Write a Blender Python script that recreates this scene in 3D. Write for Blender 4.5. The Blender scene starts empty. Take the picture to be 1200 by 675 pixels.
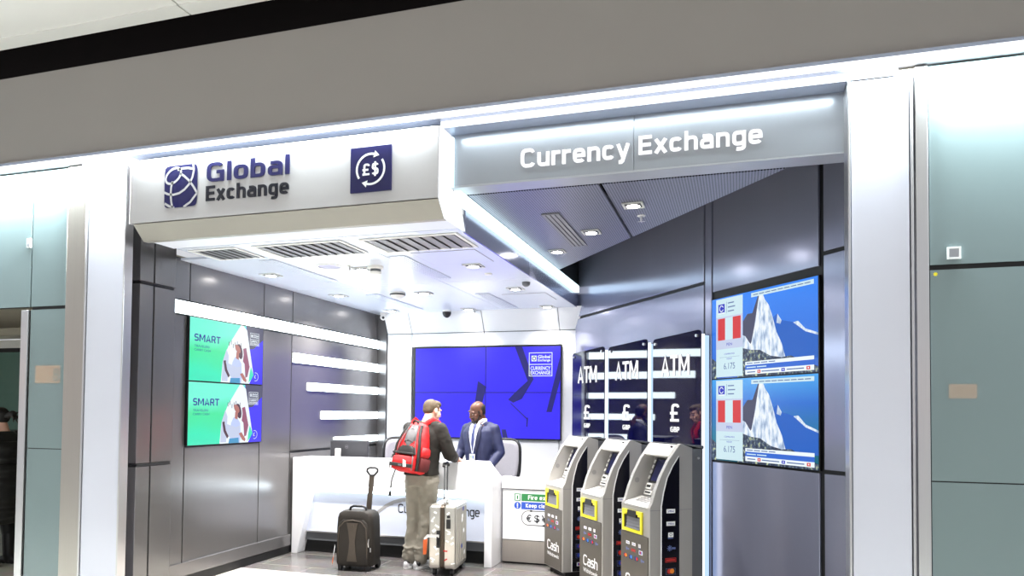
import bpy, bmesh, math, random
from mathutils import Matrix, Vector, Euler
random.seed(7)
S = bpy.context.scene
COL = S.collection
PI = math.pi
rad = math.radians

# ------------------------------------------------------------------ helpers
def lin(c):
    c /= 255.0
    return c / 12.92 if c <= 0.04045 else ((c + 0.055) / 1.055) ** 2.4
def rgb(r, g, b): return (lin(r), lin(g), lin(b), 1.0)

def mat(name, col, rough=0.5, metal=0.0, emit=None, es=0.0, var=0.0, scale=8.0, bump=0.0, spec=0.5, coat=0.0, stretch=None):
    m = bpy.data.materials.new(name); m.use_nodes = True
    nt = m.node_tree; b = nt.nodes['Principled BSDF']
    b.inputs['Base Color'].default_value = col
    b.inputs['Roughness'].default_value = rough
    b.inputs['Metallic'].default_value = metal
    b.inputs['Specular IOR Level'].default_value = spec
    b.inputs['Coat Weight'].default_value = coat
    if emit:
        b.inputs['Emission Color'].default_value = emit
        b.inputs['Emission Strength'].default_value = es
    if var or bump:
        tc = nt.nodes.new('ShaderNodeTexCoord'); mp = nt.nodes.new('ShaderNodeMapping')
        nz = nt.nodes.new('ShaderNodeTexNoise'); nz.inputs['Scale'].default_value = scale; nz.inputs['Detail'].default_value = 4
        if stretch: mp.inputs['Scale'].default_value = stretch
        nt.links.new(tc.outputs['Object'], mp.inputs['Vector']); nt.links.new(mp.outputs['Vector'], nz.inputs['Vector'])
        if var:
            mx = nt.nodes.new('ShaderNodeMix'); mx.data_type = 'RGBA'
            a = tuple(max(0, c * (1 - var)) for c in col[:3]) + (1,); c2 = tuple(min(1, c * (1 + var)) for c in col[:3]) + (1,)
            mx.inputs['A'].default_value = a; mx.inputs['B'].default_value = c2
            nt.links.new(nz.outputs['Fac'], mx.inputs['Factor']); nt.links.new(mx.outputs['Result'], b.inputs['Base Color'])
        if bump:
            bp = nt.nodes.new('ShaderNodeBump'); bp.inputs['Strength'].default_value = bump; bp.inputs['Distance'].default_value = 0.01
            nt.links.new(nz.outputs['Fac'], bp.inputs['Height']); nt.links.new(bp.outputs['Normal'], b.inputs['Normal'])
    return m

def glow(name, col, es): return mat(name, (0.02, 0.02, 0.02, 1), 0.4, emit=col, es=es, spec=0.2)

class MB:
    """collects shapes into ONE mesh; mats are material slots"""
    def __init__(s, *mats): s.v = []; s.f = []; s.fm = []; s.mats = list(mats); s.M = Matrix.Identity(4)
    def add(s, vs, fs, m=0):
        k = len(s.v); s.v += [tuple(s.M @ Vector(p)) for p in vs]
        for f in fs: s.f.append([i + k for i in f]); s.fm.append(m)
        return s
    def box(s, x0, x1, y0, y1, z0, z1, m=0):
        v = [(x, y, z) for z in (z0, z1) for y in (y0, y1) for x in (x0, x1)]
        return s.add(v, [(0, 2, 3, 1), (4, 5, 7, 6), (0, 1, 5, 4), (2, 6, 7, 3), (0, 4, 6, 2), (1, 3, 7, 5)], m)
    def quad(s, a, b, c, d, m=0): return s.add([a, b, c, d], [(0, 1, 2, 3)], m)
    def poly(s, pts, m=0): return s.add(pts, [tuple(range(len(pts)))], m)
    def flat(s, pts, y, m=0): return s.poly([(p[0], y, p[1]) for p in pts], m)   # polygon in x,z facing -y (give it counter-clockwise)
    def rect(s, x0, x1, z0, z1, y, m=0): return s.flat([(x0, z0), (x1, z0), (x1, z1), (x0, z1)], y, m)
    def prism(s, pts, a0, a1, axis='y', m=0, cap=True):
        n = len(pts)
        def P(p, a): return (p[0], a, p[1]) if axis == 'y' else ((a, p[0], p[1]) if axis == 'x' else (p[0], p[1], a))
        v = [P(p, a0) for p in pts] + [P(p, a1) for p in pts]
        f = [(i, (i + 1) % n, n + (i + 1) % n, n + i) for i in range(n)]
        if cap: f += [tuple(range(n - 1, -1, -1)), tuple(range(n, 2 * n))]
        return s.add(v, f, m)
    def rings(s, rs, m=0, cap=True, closed=False):
        n = len(rs[0]); v = [p for r in rs for p in r]; f = []
        L = len(rs)
        for i in range(L if closed else L - 1):
            a, b = i * n, ((i + 1) % L) * n
            f += [(a + j, a + (j + 1) % n, b + (j + 1) % n, b + j) for j in range(n)]
        if cap and not closed: f += [tuple(range(n - 1, -1, -1)), tuple(range((L - 1) * n, L * n))]
        return s.add(v, f, m)
    def tube(s, pts, r, seg=10, m=0, closed=False, flat=None):
        pts = [Vector(p) for p in pts]; rs = []; n = len(pts); up = None
        for i, p in enumerate(pts):
            if closed: t = pts[(i + 1) % n] - pts[i - 1]
            else: t = pts[min(i + 1, n - 1)] - pts[max(i - 1, 0)]
            t.normalize()
            if up is None:
                up = Vector((0, 0, 1)) if abs(t.z) < 0.9 else Vector((1, 0, 0))
            u = up - t * up.dot(t); u.normalize(); w = t.cross(u); up = u
            rr = r[i] if isinstance(r, (list, tuple)) else r
            k = flat or 1.0
            rs.append([p + u * (rr * math.cos(2 * PI * j / seg)) + w * (rr * k * math.sin(2 * PI * j / seg)) for j in range(seg)])
        return s.rings(rs, m, True, closed)
    def cyl(s, a, b, r0, r1=None, seg=20, m=0):
        return s.tube([a, b], [r0, r0 if r1 is None else r1], seg, m)
    def lathe(s, prof, c=(0, 0, 0), seg=24, m=0):
        rs = [[(c[0] + r * math.cos(2 * PI * j / seg), c[1] + r * math.sin(2 * PI * j / seg), c[2] + z) for j in range(seg)] for r, z in prof]
        return s.rings(rs, m)
    def ball(s, c, r, rot=None, seg=16, rn=10, m=0):
        r = (r, r, r) if not isinstance(r, (tuple, list)) else r
        R = rot.to_matrix() if rot is not None else Matrix.Identity(3)
        rs = []
        for i in range(1, rn):
            a = PI * i / rn
            rs.append([Vector(c) + R @ Vector((r[0] * math.sin(a) * math.cos(2 * PI * j / seg), r[1] * math.sin(a) * math.sin(2 * PI * j / seg), -r[2] * math.cos(a))) for j in range(seg)])
        k = len(s.v); s.rings(rs, m, False)
        bot = Vector(c) + R @ Vector((0, 0, -r[2])); top = Vector(c) + R @ Vector((0, 0, r[2]))
        n0 = seg * (rn - 2)
        s.v += [tuple(s.M @ bot), tuple(s.M @ top)]; ib, it = len(s.v) - 2, len(s.v) - 1
        for j in range(seg):
            s.f.append([ib, k + (j + 1) % seg, k + j]); s.fm.append(m)
            s.f.append([it, k + n0 + j, k + n0 + (j + 1) % seg]); s.fm.append(m)
        return s
    def limb(s, pts, rr, seg=14, m=0):
        """tapered limb with round joints (for voxel union)"""
        for i in range(len(pts) - 1):
            s.tube([pts[i], pts[i + 1]], [rr[i], rr[i + 1]], seg, m)
        for p, r in zip(pts, rr): s.ball(p, r, None, seg, 8, m)
        return s
    def text(s, body, x0, x1, z0, z1, y, m=0, depth=0.0, bold=0.0, base=True, mirror=False):
        """lettering in the x,z plane facing -y, its box fitted to x0..x1; baseline z0, tallest letter z1"""
        vs, fs = glyphs(body, depth, bold)
        xa = min(p[0] for p in vs); xb = max(p[0] for p in vs); ya = 0 if base else min(p[1] for p in vs); yb = max(p[1] for p in vs)
        kx = (x1 - x0) / (xb - xa); kz = (z1 - z0) / (yb - ya)
        return s.add([(x0 + (p[0] - xa) * kx, y - p[2], z0 + (p[1] - ya) * kz) for p in vs], fs, m)
    def build(s, name, parent=None, loc=None, rotz=None, bevel=0.0, smooth=None, seg=2):
        me = bpy.data.meshes.new(name); me.from_pydata([tuple(p) for p in s.v], [], s.f)
        for m in s.mats: me.materials.append(m)
        for p, k in zip(me.polygons, s.fm): p.material_index = k
        o = bpy.data.objects.new(name, me); COL.objects.link(o)
        bm = bmesh.new(); bm.from_mesh(me)
        bmesh.ops.remove_doubles(bm, verts=bm.verts, dist=1e-6)
        if smooth is not None: bmesh.ops.recalc_face_normals(bm, faces=[f for f in bm.faces])
        bm.to_mesh(me); bm.free()
        if smooth is not None:
            me.shade_smooth()
            try: me.set_sharp_from_angle(angle=rad(smooth))
            except Exception: pass
        if bevel:
            b = o.modifiers.new('b', 'BEVEL'); b.width = bevel; b.segments = seg; b.limit_method = 'ANGLE'; b.angle_limit = rad(40)
        if parent is not None: o.parent = parent
        if loc is not None: o.location = loc
        if rotz is not None: o.rotation_euler[2] = rotz
        return o
    def solid(s, name, parent, voxel, smooth=4, extra=None):
        """voxel union of everything collected: one continuous surface"""
        o = s.build('tmp_union')
        r = o.modifiers.new('r', 'REMESH'); r.mode = 'VOXEL'; r.voxel_size = voxel; r.use_smooth_shade = True
        sm = o.modifiers.new('s', 'SMOOTH'); sm.iterations = smooth; sm.factor = 0.5
        if extra: extra(o)
        bpy.context.view_layer.update()
        dg = bpy.context.evaluated_depsgraph_get()
        me = bpy.data.meshes.new_from_object(o.evaluated_get(dg)); me.name = name
        old = o.data; bpy.data.objects.remove(o); bpy.data.meshes.remove(old)
        me.materials.clear()
        for m in s.mats: me.materials.append(m)
        me.shade_smooth()
        n = bpy.data.objects.new(name, me); COL.objects.link(n)
        if parent is not None: n.parent = parent
        return n

_gl = {}
def glyphs(body, depth=0.0, bold=0.0):
    key = (body, round(depth, 5), round(bold, 4))
    if key not in _gl:
        c = bpy.data.curves.new('t', 'FONT'); c.body = body; c.extrude = depth; c.offset = bold; c.resolution_u = 3
        o = bpy.data.objects.new('t', c); COL.objects.link(o)
        bpy.context.view_layer.update()
        dg = bpy.context.evaluated_depsgraph_get()
        me = o.evaluated_get(dg).to_mesh()
        _gl[key] = ([tuple(v.co) for v in me.vertices], [tuple(p.vertices) for p in me.polygons])
        o.evaluated_get(dg).to_mesh_clear()
        bpy.data.objects.remove(o); bpy.data.curves.remove(c)
    return _gl[key]

# ------------------------------------------------------------------ squared sans lettering drawn as strokes
def _se(x0, x1, z0, z1, a0, a1, p=3.4, n=26):
    cx, cz, rx, rz = (x0 + x1) / 2, (z0 + z1) / 2, (x1 - x0) / 2, (z1 - z0) / 2; o = []
    for i in range(n + 1):
        a = rad(a0 + (a1 - a0) * i / n); c, s_ = math.cos(a), math.sin(a)
        o.append((cx + rx * math.copysign(abs(c) ** (2 / p), c), cz + rz * math.copysign(abs(s_) ** (2 / p), s_)))
    return o
def _glyph(ch, t):
    """(width, strokes) with cap height 1, x-height .74; strokes are centre lines of width t"""
    h = t / 2; X = .74; W = .74; w = .60; lo, hi = h, 1 - h; xl, xh = h, X - h; R, r = W - h, w - h
    def arch(x0, x1, z): return _se(x0, x1, z - (x1 - x0), z, 180, 0)
    m = .37
    if ch == 'C': return W, [_se(h, R, lo, hi, 32, 328)]
    if ch == 'G': return W + .03, [_se(h, R, lo, hi, 38, 285) + [(R, lo), (R, .50), (.42, .50)]]
    if ch == 'E': return .62, [[(.62, hi), (h, hi), (h, lo), (.62, lo)], [(h, .51), (.57, .51)]]
    if ch == 'F': return .58, [[(.58, hi), (h, hi), (h, 0)], [(h, .50), (.52, .50)]]
    if ch == 'S': return .64, [_se(h, .64 - h, .51, hi, 20, 180)[:20] + _se(h, .64 - h, .51, hi, 180, 270)[1:] + _se(h, .64 - h, lo, .51, 90, -160)[1:]]
    if ch == 'M': return .92, [[(h, 0), (h, 1 - .02)], [(.92 - h, 0), (.92 - h, .98)], [(h + .03, .98), (.46, .26), (.92 - h - .03, .98)]]
    if ch == 'A': return .76, [[(h * .9, 0), (.38, .97), (.76 - h * .9, 0)], [(.16, .27), (.60, .27)]]
    if ch == 'R': return .68, [[(h, 0), (h, hi)], [(h, hi), (.40, hi)] + _se(.2, .66 - h, .45, hi, 85, -85)[3:-3] + [(.40, .45), (h, .45)], [(.42, .45), (.68 - h * .8, 0)]]
    if ch == 'T': return .68, [[(0, hi), (.68, hi)], [(.34, hi), (.34, 0)]]
    if ch == 'K': return .68, [[(h, 0), (h, 1)], [(.66 - h, 1), (h + .1, .48), (.68 - h, 0)]]
    if ch == 'V': return .72, [[(h * .9, 1), (.36, .03), (.72 - h * .9, 1)]]
    if ch == 'I': return t, [[(h, 0), (h, 1)]]
    if ch == 'B': return .66, [[(h, lo), (h, hi), (.38, hi)] + _se(.2, .62 - h, .52, hi, 85, -85)[3:-3] + [(.38, .52), (h, .52)], [(.38, .52)] + _se(.2, .66 - h, lo, .52, 85, -85)[3:-3] + [(.38, lo), (h, lo)]]
    if ch == 'P': return .64, [[(h, 0), (h, hi), (.38, hi)] + _se(.2, .64 - h, .42, hi, 85, -85)[3:-3] + [(.38, .42), (h, .42)]]
    if ch == 'u': return w, [[(h, X), (h, .3)] + _se(h, r, lo, lo + r - h, 180, 360)[2:] , [(r, X), (r, 0)]]
    if ch == 'r': return .42, [[(h, 0), (h, X)], _se(h, .62, .2, xh, 165, 92) + [(.42, xh)]]
    if ch == 'e': return w, [[(h, m + .0)] + [(r, m)] + _se(h, r, xl, xh, 4, 318)]
    if ch == 'c': return w * .95, [_se(h, r * .95, xl, xh, 36, 324)]
    if ch == 'o': return w, [_se(h, r, xl, xh, 0, 360)]
    if ch == 'n': return w, [[(h, 0), (h, X)], _se(h, r, .1, xh, 170, 0) + [(r, 0)]]
    if ch == 'h': return w, [[(h, 0), (h, 1)], _se(h, r, .1, xh, 170, 0) + [(r, 0)]]
    if ch == 'b': return w, [[(h, 0), (h, 1)], _se(h, r, xl, xh, 175, -175)]
    if ch == 'p': return w, [[(h, -.24), (h, X)], _se(h, r, xl, xh, 175, -175)]
    if ch == 'l': return t, [[(h, 0), (h, 1)]]
    if ch == 'i': return t, [[(h, 0), (h, X)], [(h, .87), (h, 1)]]
    if ch == 'a': return w, [[(h + .03, xh)] + _se(.05, r, .2, xh, 92, 0) + [(r, 0)], _se(h, .5, xl, .44, 60, 300) + [(r, xl)], [(.3, .44), (r, .44)]]
    if ch == 'g': return w, [_se(h, r, xl, xh, 5, 355), [(r, X)] + [(r, .05)] + _se(h, r, -.27 + h, .25, 0, -110)]
    if ch == 'y': return w, [[(h * .8, X), (w / 2, .04)], [(w - h * .8, X), (w * .46, -.13), (w * .36, -.27 + h), (.1, -.27 + h)]]
    if ch == 'x': return w, [[(h * .9, X), (w - h * .9, 0)], [(w - h * .9, X), (h * .9, 0)]]
    if ch == 's': return .54, [_se(h, .54 - h, m, xh, 25, 270) + _se(h, .54 - h, xl, m, 90, -155)[1:]]
    if ch == 't': return .40, [[(.16, .95), (.16, .2)] + _se(.16, .5, xl, .4, 180, 262)[2:], [(0, xh), (.38, xh)]]
    if ch == 'k': return w, [[(h, 0), (h, 1)], [(w - h, X), (h + .08, .36), (w - h * .6, 0)]]
    if ch == 'd': return w, [[(r, 0), (r, 1)], _se(h, r, xl, xh, 5, 355)]
    if ch == 'w': return .9, [[(h * .8, X), (.27, .05), (.45, .66), (.63, .05), (.9 - h * .8, X)]]
    if ch == '£': return .62, [_se(.16, .62 - h, .45, hi, 15, 180) + [(.16, lo)], [(0, lo), (.60, lo)], [(0, .47), (.5, .47)]]
    if ch == '$': return .64, _glyph('S', t)[1] + [[(.32, -.12), (.32, 1.12)]]
    return .3, []
def strokes(b, body, x0, x1, z0, cap, y, m=0, t=.17, depth=.004, gap=None):
    """write body from x0 to x1 on baseline z0 with capitals cap high, facing -y"""
    gap = t * .62 if gap is None else gap; x = 0; out = []
    for ch in body:
        wd, st = _glyph(ch, t); out.append((x, st)); x += wd + gap
    k = (x1 - x0) / (x - gap)
    ik = 0; d0 = depth
    for ox, st in out:
        for ps in st:
            ik += 1; depth = d0 * (1 + .035 * (ik % 7))
            pts = [Vector((x0 + (ox + u) * k, 0, z0 + v * cap)) for u, v in ps]
            q = [pts[0]]
            for p in pts[1:]:
                if (p - q[-1]).length > 1e-5: q.append(p)
            closed = (q[0] - q[-1]).length < 1e-4
            if closed: q = q[:-1]
            n = len(q); L = []; Rr = []
            for i in range(n):
                a = q[i] - q[i - 1] if (i > 0 or closed) else q[1] - q[0]; c = q[(i + 1) % n] - q[i] if (i < n - 1 or closed) else a
                def nn(d): # offset vector for stroke thickness, separately scaled in x and z
                    d = Vector((d.x / k, 0, d.z / cap)); d.normalize(); return Vector((-d.z, 0, d.x)) * t / 2
                na, nc = nn(a), nn(c); s_ = na + nc; den = max(.35, (1 + na.normalized().dot(nc.normalized())) / 2)
                o = s_ / 2 / den; o = Vector((o.x * k, 0, o.z * cap)); L.append(q[i] + o); Rr.append(q[i] - o)
            for i in range(n if closed else n - 1):
                e = (i + 1) % n; a, c, d, f_ = Rr[i], Rr[e], L[e], L[i]
                v = [(p.x, y - depth, p.z) for p in (a, c, d, f_)] + [(p.x, y, p.z) for p in (a, c, d, f_)]
                fs = [(0, 1, 2, 3), (0, 4, 5, 1), (2, 6, 7, 3)]
                if not closed and i == 0: fs.append((0, 3, 7, 4))
                if not closed and i == n - 2: fs.append((1, 5, 6, 2))
                b.add(v, fs, m)
    return b

def thing(name, label, cat, loc=(0, 0, 0), rotz=0.0, group=None):
    o = bpy.data.objects.new(name, None); COL.objects.link(o); o.empty_display_size = 0.1
    o.location = loc; o.rotation_euler = (0, 0, rotz); o['label'] = label; o['category'] = cat; o['kind'] = 'thing'
    if group: o['group'] = group
    return o
def tag(o, label, cat, group=None):
    o['label'] = label; o['category'] = cat; o['kind'] = 'thing'
    if group: o['group'] = group
    return o
def struct(o): o['kind'] = 'structure'; return o
def dup(root, loc, label, rotz=None, group=None):
    r = root.copy(); COL.objects.link(r); r.location = loc; r['label'] = label
    if rotz is not None: r.rotation_euler[2] = rotz
    if group: r['group'] = group
    for ch in list(root.children):
        c = ch.copy(); COL.objects.link(c); c.parent = r
        for g in ch.children:
            e = g.copy(); COL.objects.link(e); e.parent = c
    return r

# ------------------------------------------------------------------ camera (eye 1.62 m, seen from the concourse, level lens shift)
CAM = Vector((0, 0, 1.62)); F, YAW, PITCH, ROLL, CY = 851.0, -.30205, .03040, .00880, 457.4
fw = Vector((math.sin(YAW) * math.cos(PITCH), math.cos(YAW) * math.cos(PITCH), math.sin(PITCH)))
rt = Vector((math.cos(YAW), -math.sin(YAW), 0)); up = rt.cross(fw)
RT = rt * math.cos(ROLL) + up * math.sin(ROLL); UP = up * math.cos(ROLL) - rt * math.sin(ROLL)
cd = bpy.data.cameras.new('camera'); cam = bpy.data.objects.new('camera', cd); COL.objects.link(cam)
cd.sensor_width = 36; cd.lens = F / 1200 * 36; cd.shift_y = (CY - 337.5) / 1200; cd.clip_end = 200; cd.clip_start = 0.05
cam.matrix_world = Matrix(((RT.x, UP.x, -fw.x, CAM.x), (RT.y, UP.y, -fw.y, CAM.y), (RT.z, UP.z, -fw.z, CAM.z), (0, 0, 0, 1)))
S.camera = cam

def P(x, y, X=None, Y=None, Z=None):
    """the point of the plane X=, Y= or Z= that the photograph shows at pixel x, y (1200x675)"""
    v = RT * ((x - 600) / F) - UP * ((y - CY) / F) + fw
    t = (X - CAM.x) / v.x if X is not None else ((Y - CAM.y) / v.y if Y is not None else (Z - CAM.z) / v.z)
    return CAM + v * t

# the angled right wall: local x runs along it to the right, local y into it
DG = .6543; DN = Vector((math.cos(DG), math.sin(DG), 0)); DX = Vector((math.sin(DG), -math.cos(DG), 0)); DD = 4.0613; DROT = DG - PI / 2
def E(s, off=0.0, z=0.0): return DX * s + DN * (DD + off) + Vector((0, 0, z))

# ------------------------------------------------------------------ materials
M = {}
M['white'] = mat('white_lacquer', rgb(238, 238, 242), 0.22, var=0.02, scale=3)
M['white_wall'] = mat('white_panel', rgb(243, 244, 248), 0.3, var=0.015, scale=2)
M['ceil'] = mat('white_ceiling_metal', rgb(232, 238, 252), 0.16, var=0.01, scale=2)
M['conc'] = mat('concourse_ceiling', rgb(238, 235, 231), 0.7, var=0.02, scale=3)
M['greywall'] = mat('grey_plaster', rgb(151, 145, 142), 0.75, var=0.03, scale=1.5, bump=0.03)
M['dark'] = mat('anodised_grey', rgb(124, 122, 122), 0.24, 0.65, var=0.05, scale=3, stretch=(1, 1, 0.05))
M['dark2'] = mat('anodised_grey_wall', rgb(172, 175, 198), 0.19, 0.6, var=0.04, scale=3, stretch=(1, 1, 0.05))
M['black'] = mat('black_gap', rgb(10, 10, 12), 0.5, var=0.1)
M['gloss'] = mat('black_glass', rgb(6, 6, 46), 0.03, 0.0, spec=1.0, coat=0.25, var=0.05)
M['void'] = mat('ceiling_void', rgb(26, 17, 15), 0.9, var=0.5, scale=2.5)
M['steel'] = mat('brushed_steel', rgb(205, 203, 204), 0.28, 0.9, var=0.05, scale=10, stretch=(20, 20, 0.3))
M['champ'] = mat('champagne_steel', rgb(178, 171, 164), 0.34, 0.85, var=0.05, scale=8, stretch=(20, 20, 0.3))
M['pillar'] = mat('pillar_glass_white', rgb(218, 218, 231), 0.12, var=0.02, scale=2)
M['teal'] = mat('back_painted_glass', rgb(124, 139, 141), 0.015, var=0.03, scale=1.2, spec=0.5)
M['silver'] = mat('silver_paint', rgb(180, 182, 188), 0.3, 0.5, var=0.03, scale=5)
M['fascia'] = mat('white_fascia', rgb(198, 195, 197), 0.35, 0.2, var=0.02, scale=3)
M['fascia2'] = mat('silver_fascia', rgb(158, 162, 170), 0.32, 0.55, var=0.03, scale=3)
M['navy'] = mat('navy_vinyl', rgb(14, 9, 76), 0.35, var=0.15, scale=6)
M['navy2'] = mat('dark_navy_vinyl', rgb(5, 5, 26), 0.35, var=0.1)
M['whitepaint'] = mat('white_vinyl', rgb(250, 250, 250), 0.4, var=0.01)
M['led'] = glow('led_white', (0.80, 0.93, 1.0, 1), 10.0)
M['led_trim'] = glow('led_trim', (0.92, 0.96, 1.0, 1), 1.7)
M['canopy_lip'] = mat('canopy_lip', rgb(158, 153, 145), .45, .2, var=.03)
M['soffit'] = mat('trim_soffit', rgb(168, 176, 198), .25, .5, var=.03)
M['led_cyan'] = glow('led_cool', (0.72, 0.93, 1.0, 1), 2.2)
M['led_blue'] = glow('led_blue_edge', (.52, .72, 1.0, 1), 1.1)
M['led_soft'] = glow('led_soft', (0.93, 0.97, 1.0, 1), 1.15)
M['lamp'] = glow('lamp_lens', (1.0, 0.98, 0.95, 1), 45.0)
M['letter'] = glow('lit_letters', (1, 1, 1, 1), 1.1)
M['grille'] = mat('grille_grey', rgb(140, 138, 142), 0.5, 0.2, var=0.05)
M['plastic_w'] = mat('white_plastic', rgb(232, 230, 226), 0.4, var=0.02)
M['plastic_k'] = mat('black_plastic', rgb(22, 22, 24), 0.4, var=0.1)
M['grey_pl'] = mat('grey_plastic', rgb(96, 98, 102), 0.45, var=0.05)

def tiles(name, c1, c2, mortar, sx, rough, gap=0.004):
    m = bpy.data.materials.new(name); m.use_nodes = True; nt = m.node_tree; b = nt.nodes['Principled BSDF']
    tc = nt.nodes.new('ShaderNodeTexCoord'); br = nt.nodes.new('ShaderNodeTexBrick'); nz = nt.nodes.new('ShaderNodeTexNoise'); mx = nt.nodes.new('ShaderNodeMix'); mx.data_type = 'RGBA'; mx.blend_type = 'MULTIPLY'
    br.offset = 0.5; br.inputs['Scale'].default_value = 1; br.inputs['Brick Width'].default_value = sx; br.inputs['Row Height'].default_value = sx / 2; br.inputs['Mortar Size'].default_value = gap
    br.inputs['Color1'].default_value = c1; br.inputs['Color2'].default_value = c2; br.inputs['Mortar'].default_value = mortar
    nz.inputs['Scale'].default_value = 6; nz.inputs['Detail'].default_value = 6; mx.inputs['Factor'].default_value = 0.35
    nt.links.new(tc.outputs['Object'], br.inputs['Vector']); nt.links.new(tc.outputs['Object'], nz.inputs['Vector'])
    nt.links.new(br.outputs['Color'], mx.inputs['A']); nt.links.new(nz.outputs['Color'], mx.inputs['B']); nt.links.new(mx.outputs['Result'], b.inputs['Base Color'])
    b.inputs['Roughness'].default_value = rough
    return m
M['tile'] = tiles('shop_floor_tile', rgb(118, 114, 112), rgb(108, 105, 103), rgb(165, 160, 155), 1.2, 0.22)
M['cream'] = tiles('concourse_terrazzo', rgb(240, 234, 224), rgb(236, 230, 220), rgb(222, 216, 205), 1.8, 0.12, 0.003)

def perforated(name):
    m = bpy.data.materials.new(name); m.use_nodes = True; nt = m.node_tree; b = nt.nodes['Principled BSDF']
    tc = nt.nodes.new('ShaderNodeTexCoord'); mp = nt.nodes.new('ShaderNodeVectorMath'); mp.operation = 'MULTIPLY'; mp.inputs[1].default_value = (50, 50, 0)
    fr = nt.nodes.new('ShaderNodeVectorMath'); fr.operation = 'FRACTION'; sb = nt.nodes.new('ShaderNodeVectorMath'); sb.operation = 'SUBTRACT'; sb.inputs[1].default_value = (.5, .5, 0)
    ln = nt.nodes.new('ShaderNodeVectorMath'); ln.operation = 'LENGTH'; gt = nt.nodes.new('ShaderNodeMath'); gt.operation = 'GREATER_THAN'; gt.inputs[1].default_value = 0.3
    mx = nt.nodes.new('ShaderNodeMix'); mx.data_type = 'RGBA'; mx.inputs['A'].default_value = rgb(36, 36, 44); mx.inputs['B'].default_value = rgb(142, 143, 158)
    nt.links.new(tc.outputs['Object'], mp.inputs[0]); nt.links.new(mp.outputs[0], fr.inputs[0]); nt.links.new(fr.outputs[0], sb.inputs[0]); nt.links.new(sb.outputs[0], ln.inputs[0])
    nt.links.new(ln.outputs['Value'], gt.inputs[0]); nt.links.new(gt.outputs[0], mx.inputs['Factor']); nt.links.new(mx.outputs['Result'], b.inputs['Base Color'])
    b.inputs['Roughness'].default_value = 0.35; b.inputs['Metallic'].default_value = 0.5
    return m
M['perf'] = perforated('perforated_metal')

# ------------------------------------------------------------------ setting: floors, ceilings, walls
YG = 4.70       # plane of the glass cladding and the pillars
YW = 4.60       # grey bulkhead
struct(MB(M['tile']).box(-4.95, 1.2, 6.36, 9.6, -.1, 0).build('floor'))
struct(MB(M['cream']).box(-14, 9, -9, 6.36, -.1, 0).box(-14, -4.95, 6.36, 9.6, -.1, 0).build('floor_concourse'))
# grey bulkhead over the shop front and the dark void above it
struct(MB(M['greywall']).box(-14, 9, YW, YW + .1, 3.695, 4.46).build('wall_front'))
struct(MB(M['void']).box(-14, 9, 6.4, 6.5, 3.6, 6.2).box(-14, 9, YW + .1, 6.5, 6.1, 6.2).box(-14, 9, YW + .1, 6.5, 4.25, 4.35).build('wall_void'))
cb = MB(M['conc'], M['black'])
for xa, xb in ((-14, -6.95), (-6.94, -4.075), (-4.06, -1.2), (-1.19, 1.7), (1.71, 9)):
    cb.box(xa, xb, -1.5, 4.42, 4.70, 4.75)
cb.box(-14, 9, -1.5, 4.42, 4.751, 4.78, 1)
struct(cb.build('ceiling_concourse'))
tr = MB(M['conc'])
for xa, xb in ((-14, -4.075), (-4.06, 9)): tr.box(xa, xb, 4.42, 4.56, 4.69, 4.75)
struct(tr.build('trim_1'))
# long lit trim at the foot of the bulkhead
XL, XR = -5.24, P(1052, 85, Y=4.68).x        # ends of the deeper header over the shop
tr = MB(M['soffit'], M['led_trim'], M['grille'])
tr.box(-14, 9, YW - .02, YW + .02, 3.690, 3.712, 0)
tr.box(-14, 9, YW - .018, YW + .02, 3.664, 3.690, 1)
tr.box(XL, XR, YW + .02, 4.72, 3.664, 3.70, 0)
tr.box(-14, XL, YW + .02, 4.80, 3.668, 3.70, 2); tr.box(XR, 9, YW + .02, 4.80, 3.668, 3.70, 2)
struct(tr.build('trim_2'))
# second lit trim over the shop opening only
tr = MB(M['soffit'], M['led_trim'], mat('recess_bronze', rgb(104, 96, 86), .5, .4, var=.05))
tr.box(XL, -4.70, 4.672, 4.86, 3.621, 3.664, 1); tr.box(-2.0, XR, 4.675, 4.69, 3.621, 3.664, 1)
tr.box(-1.985, XR, 4.69, 4.86, 3.621, 3.655, 0); tr.box(XR, 1.01, 4.70, 4.86, 3.616, 3.668, 2)
struct(tr.build('trim_3'))

# glass cladding either side, three rows of back-painted panes
def cladding(name, cols, rows):
    b = MB(M['teal'], M['black'])
    for xa, xb in cols:
        for za, zb in rows: b.box(xa + .003, xb - .003, YG, YG + .012, za, zb, 0)
    xs = [c[0] for c in cols] + [c[1] for c in cols]
    b.box(min(xs), max(xs), YG + .013, YG + .05, rows[0][0], rows[-1][1], 1)
    return struct(b.build(name))
gx = lambda x, y=400: P(x, y, Y=YG).x
cladding('wall_glass_right', [(gx(1090), gx(1090) + 1.2), (gx(1090) + 1.2, gx(1090) + 2.4)], [(0, 1.243), (1.25, 2.462), (2.492, 3.66)])
cladding('wall_glass_left', [(gx(35), gx(78))], [(0, 1.275), (1.282, 2.462), (2.49, 3.66)])
cladding('wall_glass_far_left', [(gx(37, 300) - 1.3 * (k + 1), gx(37, 300) - 1.3 * k) for k in range(5)][::-1], [(2.49, 3.66)])
def column(name, x0, x1, mt, z1=3.60, y0=YG - .015, d=.16, edge=None, ex=.03):
    b = MB(mt, M['steel'])
    b.box(x0 + (ex if edge in ('l', 'b') else 0), x1 - (ex if edge in ('r', 'b') else 0), y0, y0 + d, 0, z1, 0)
    if edge in ('l', 'b'): b.box(x0, x0 + ex - .006, y0 - .01, y0 + d, 0, z1, 1)
    if edge in ('r', 'b'): b.box(x1 - ex + .006, x1, y0 - .01, y0 + d, 0, z1, 1)
    return struct(b.build(name, bevel=.004))
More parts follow.
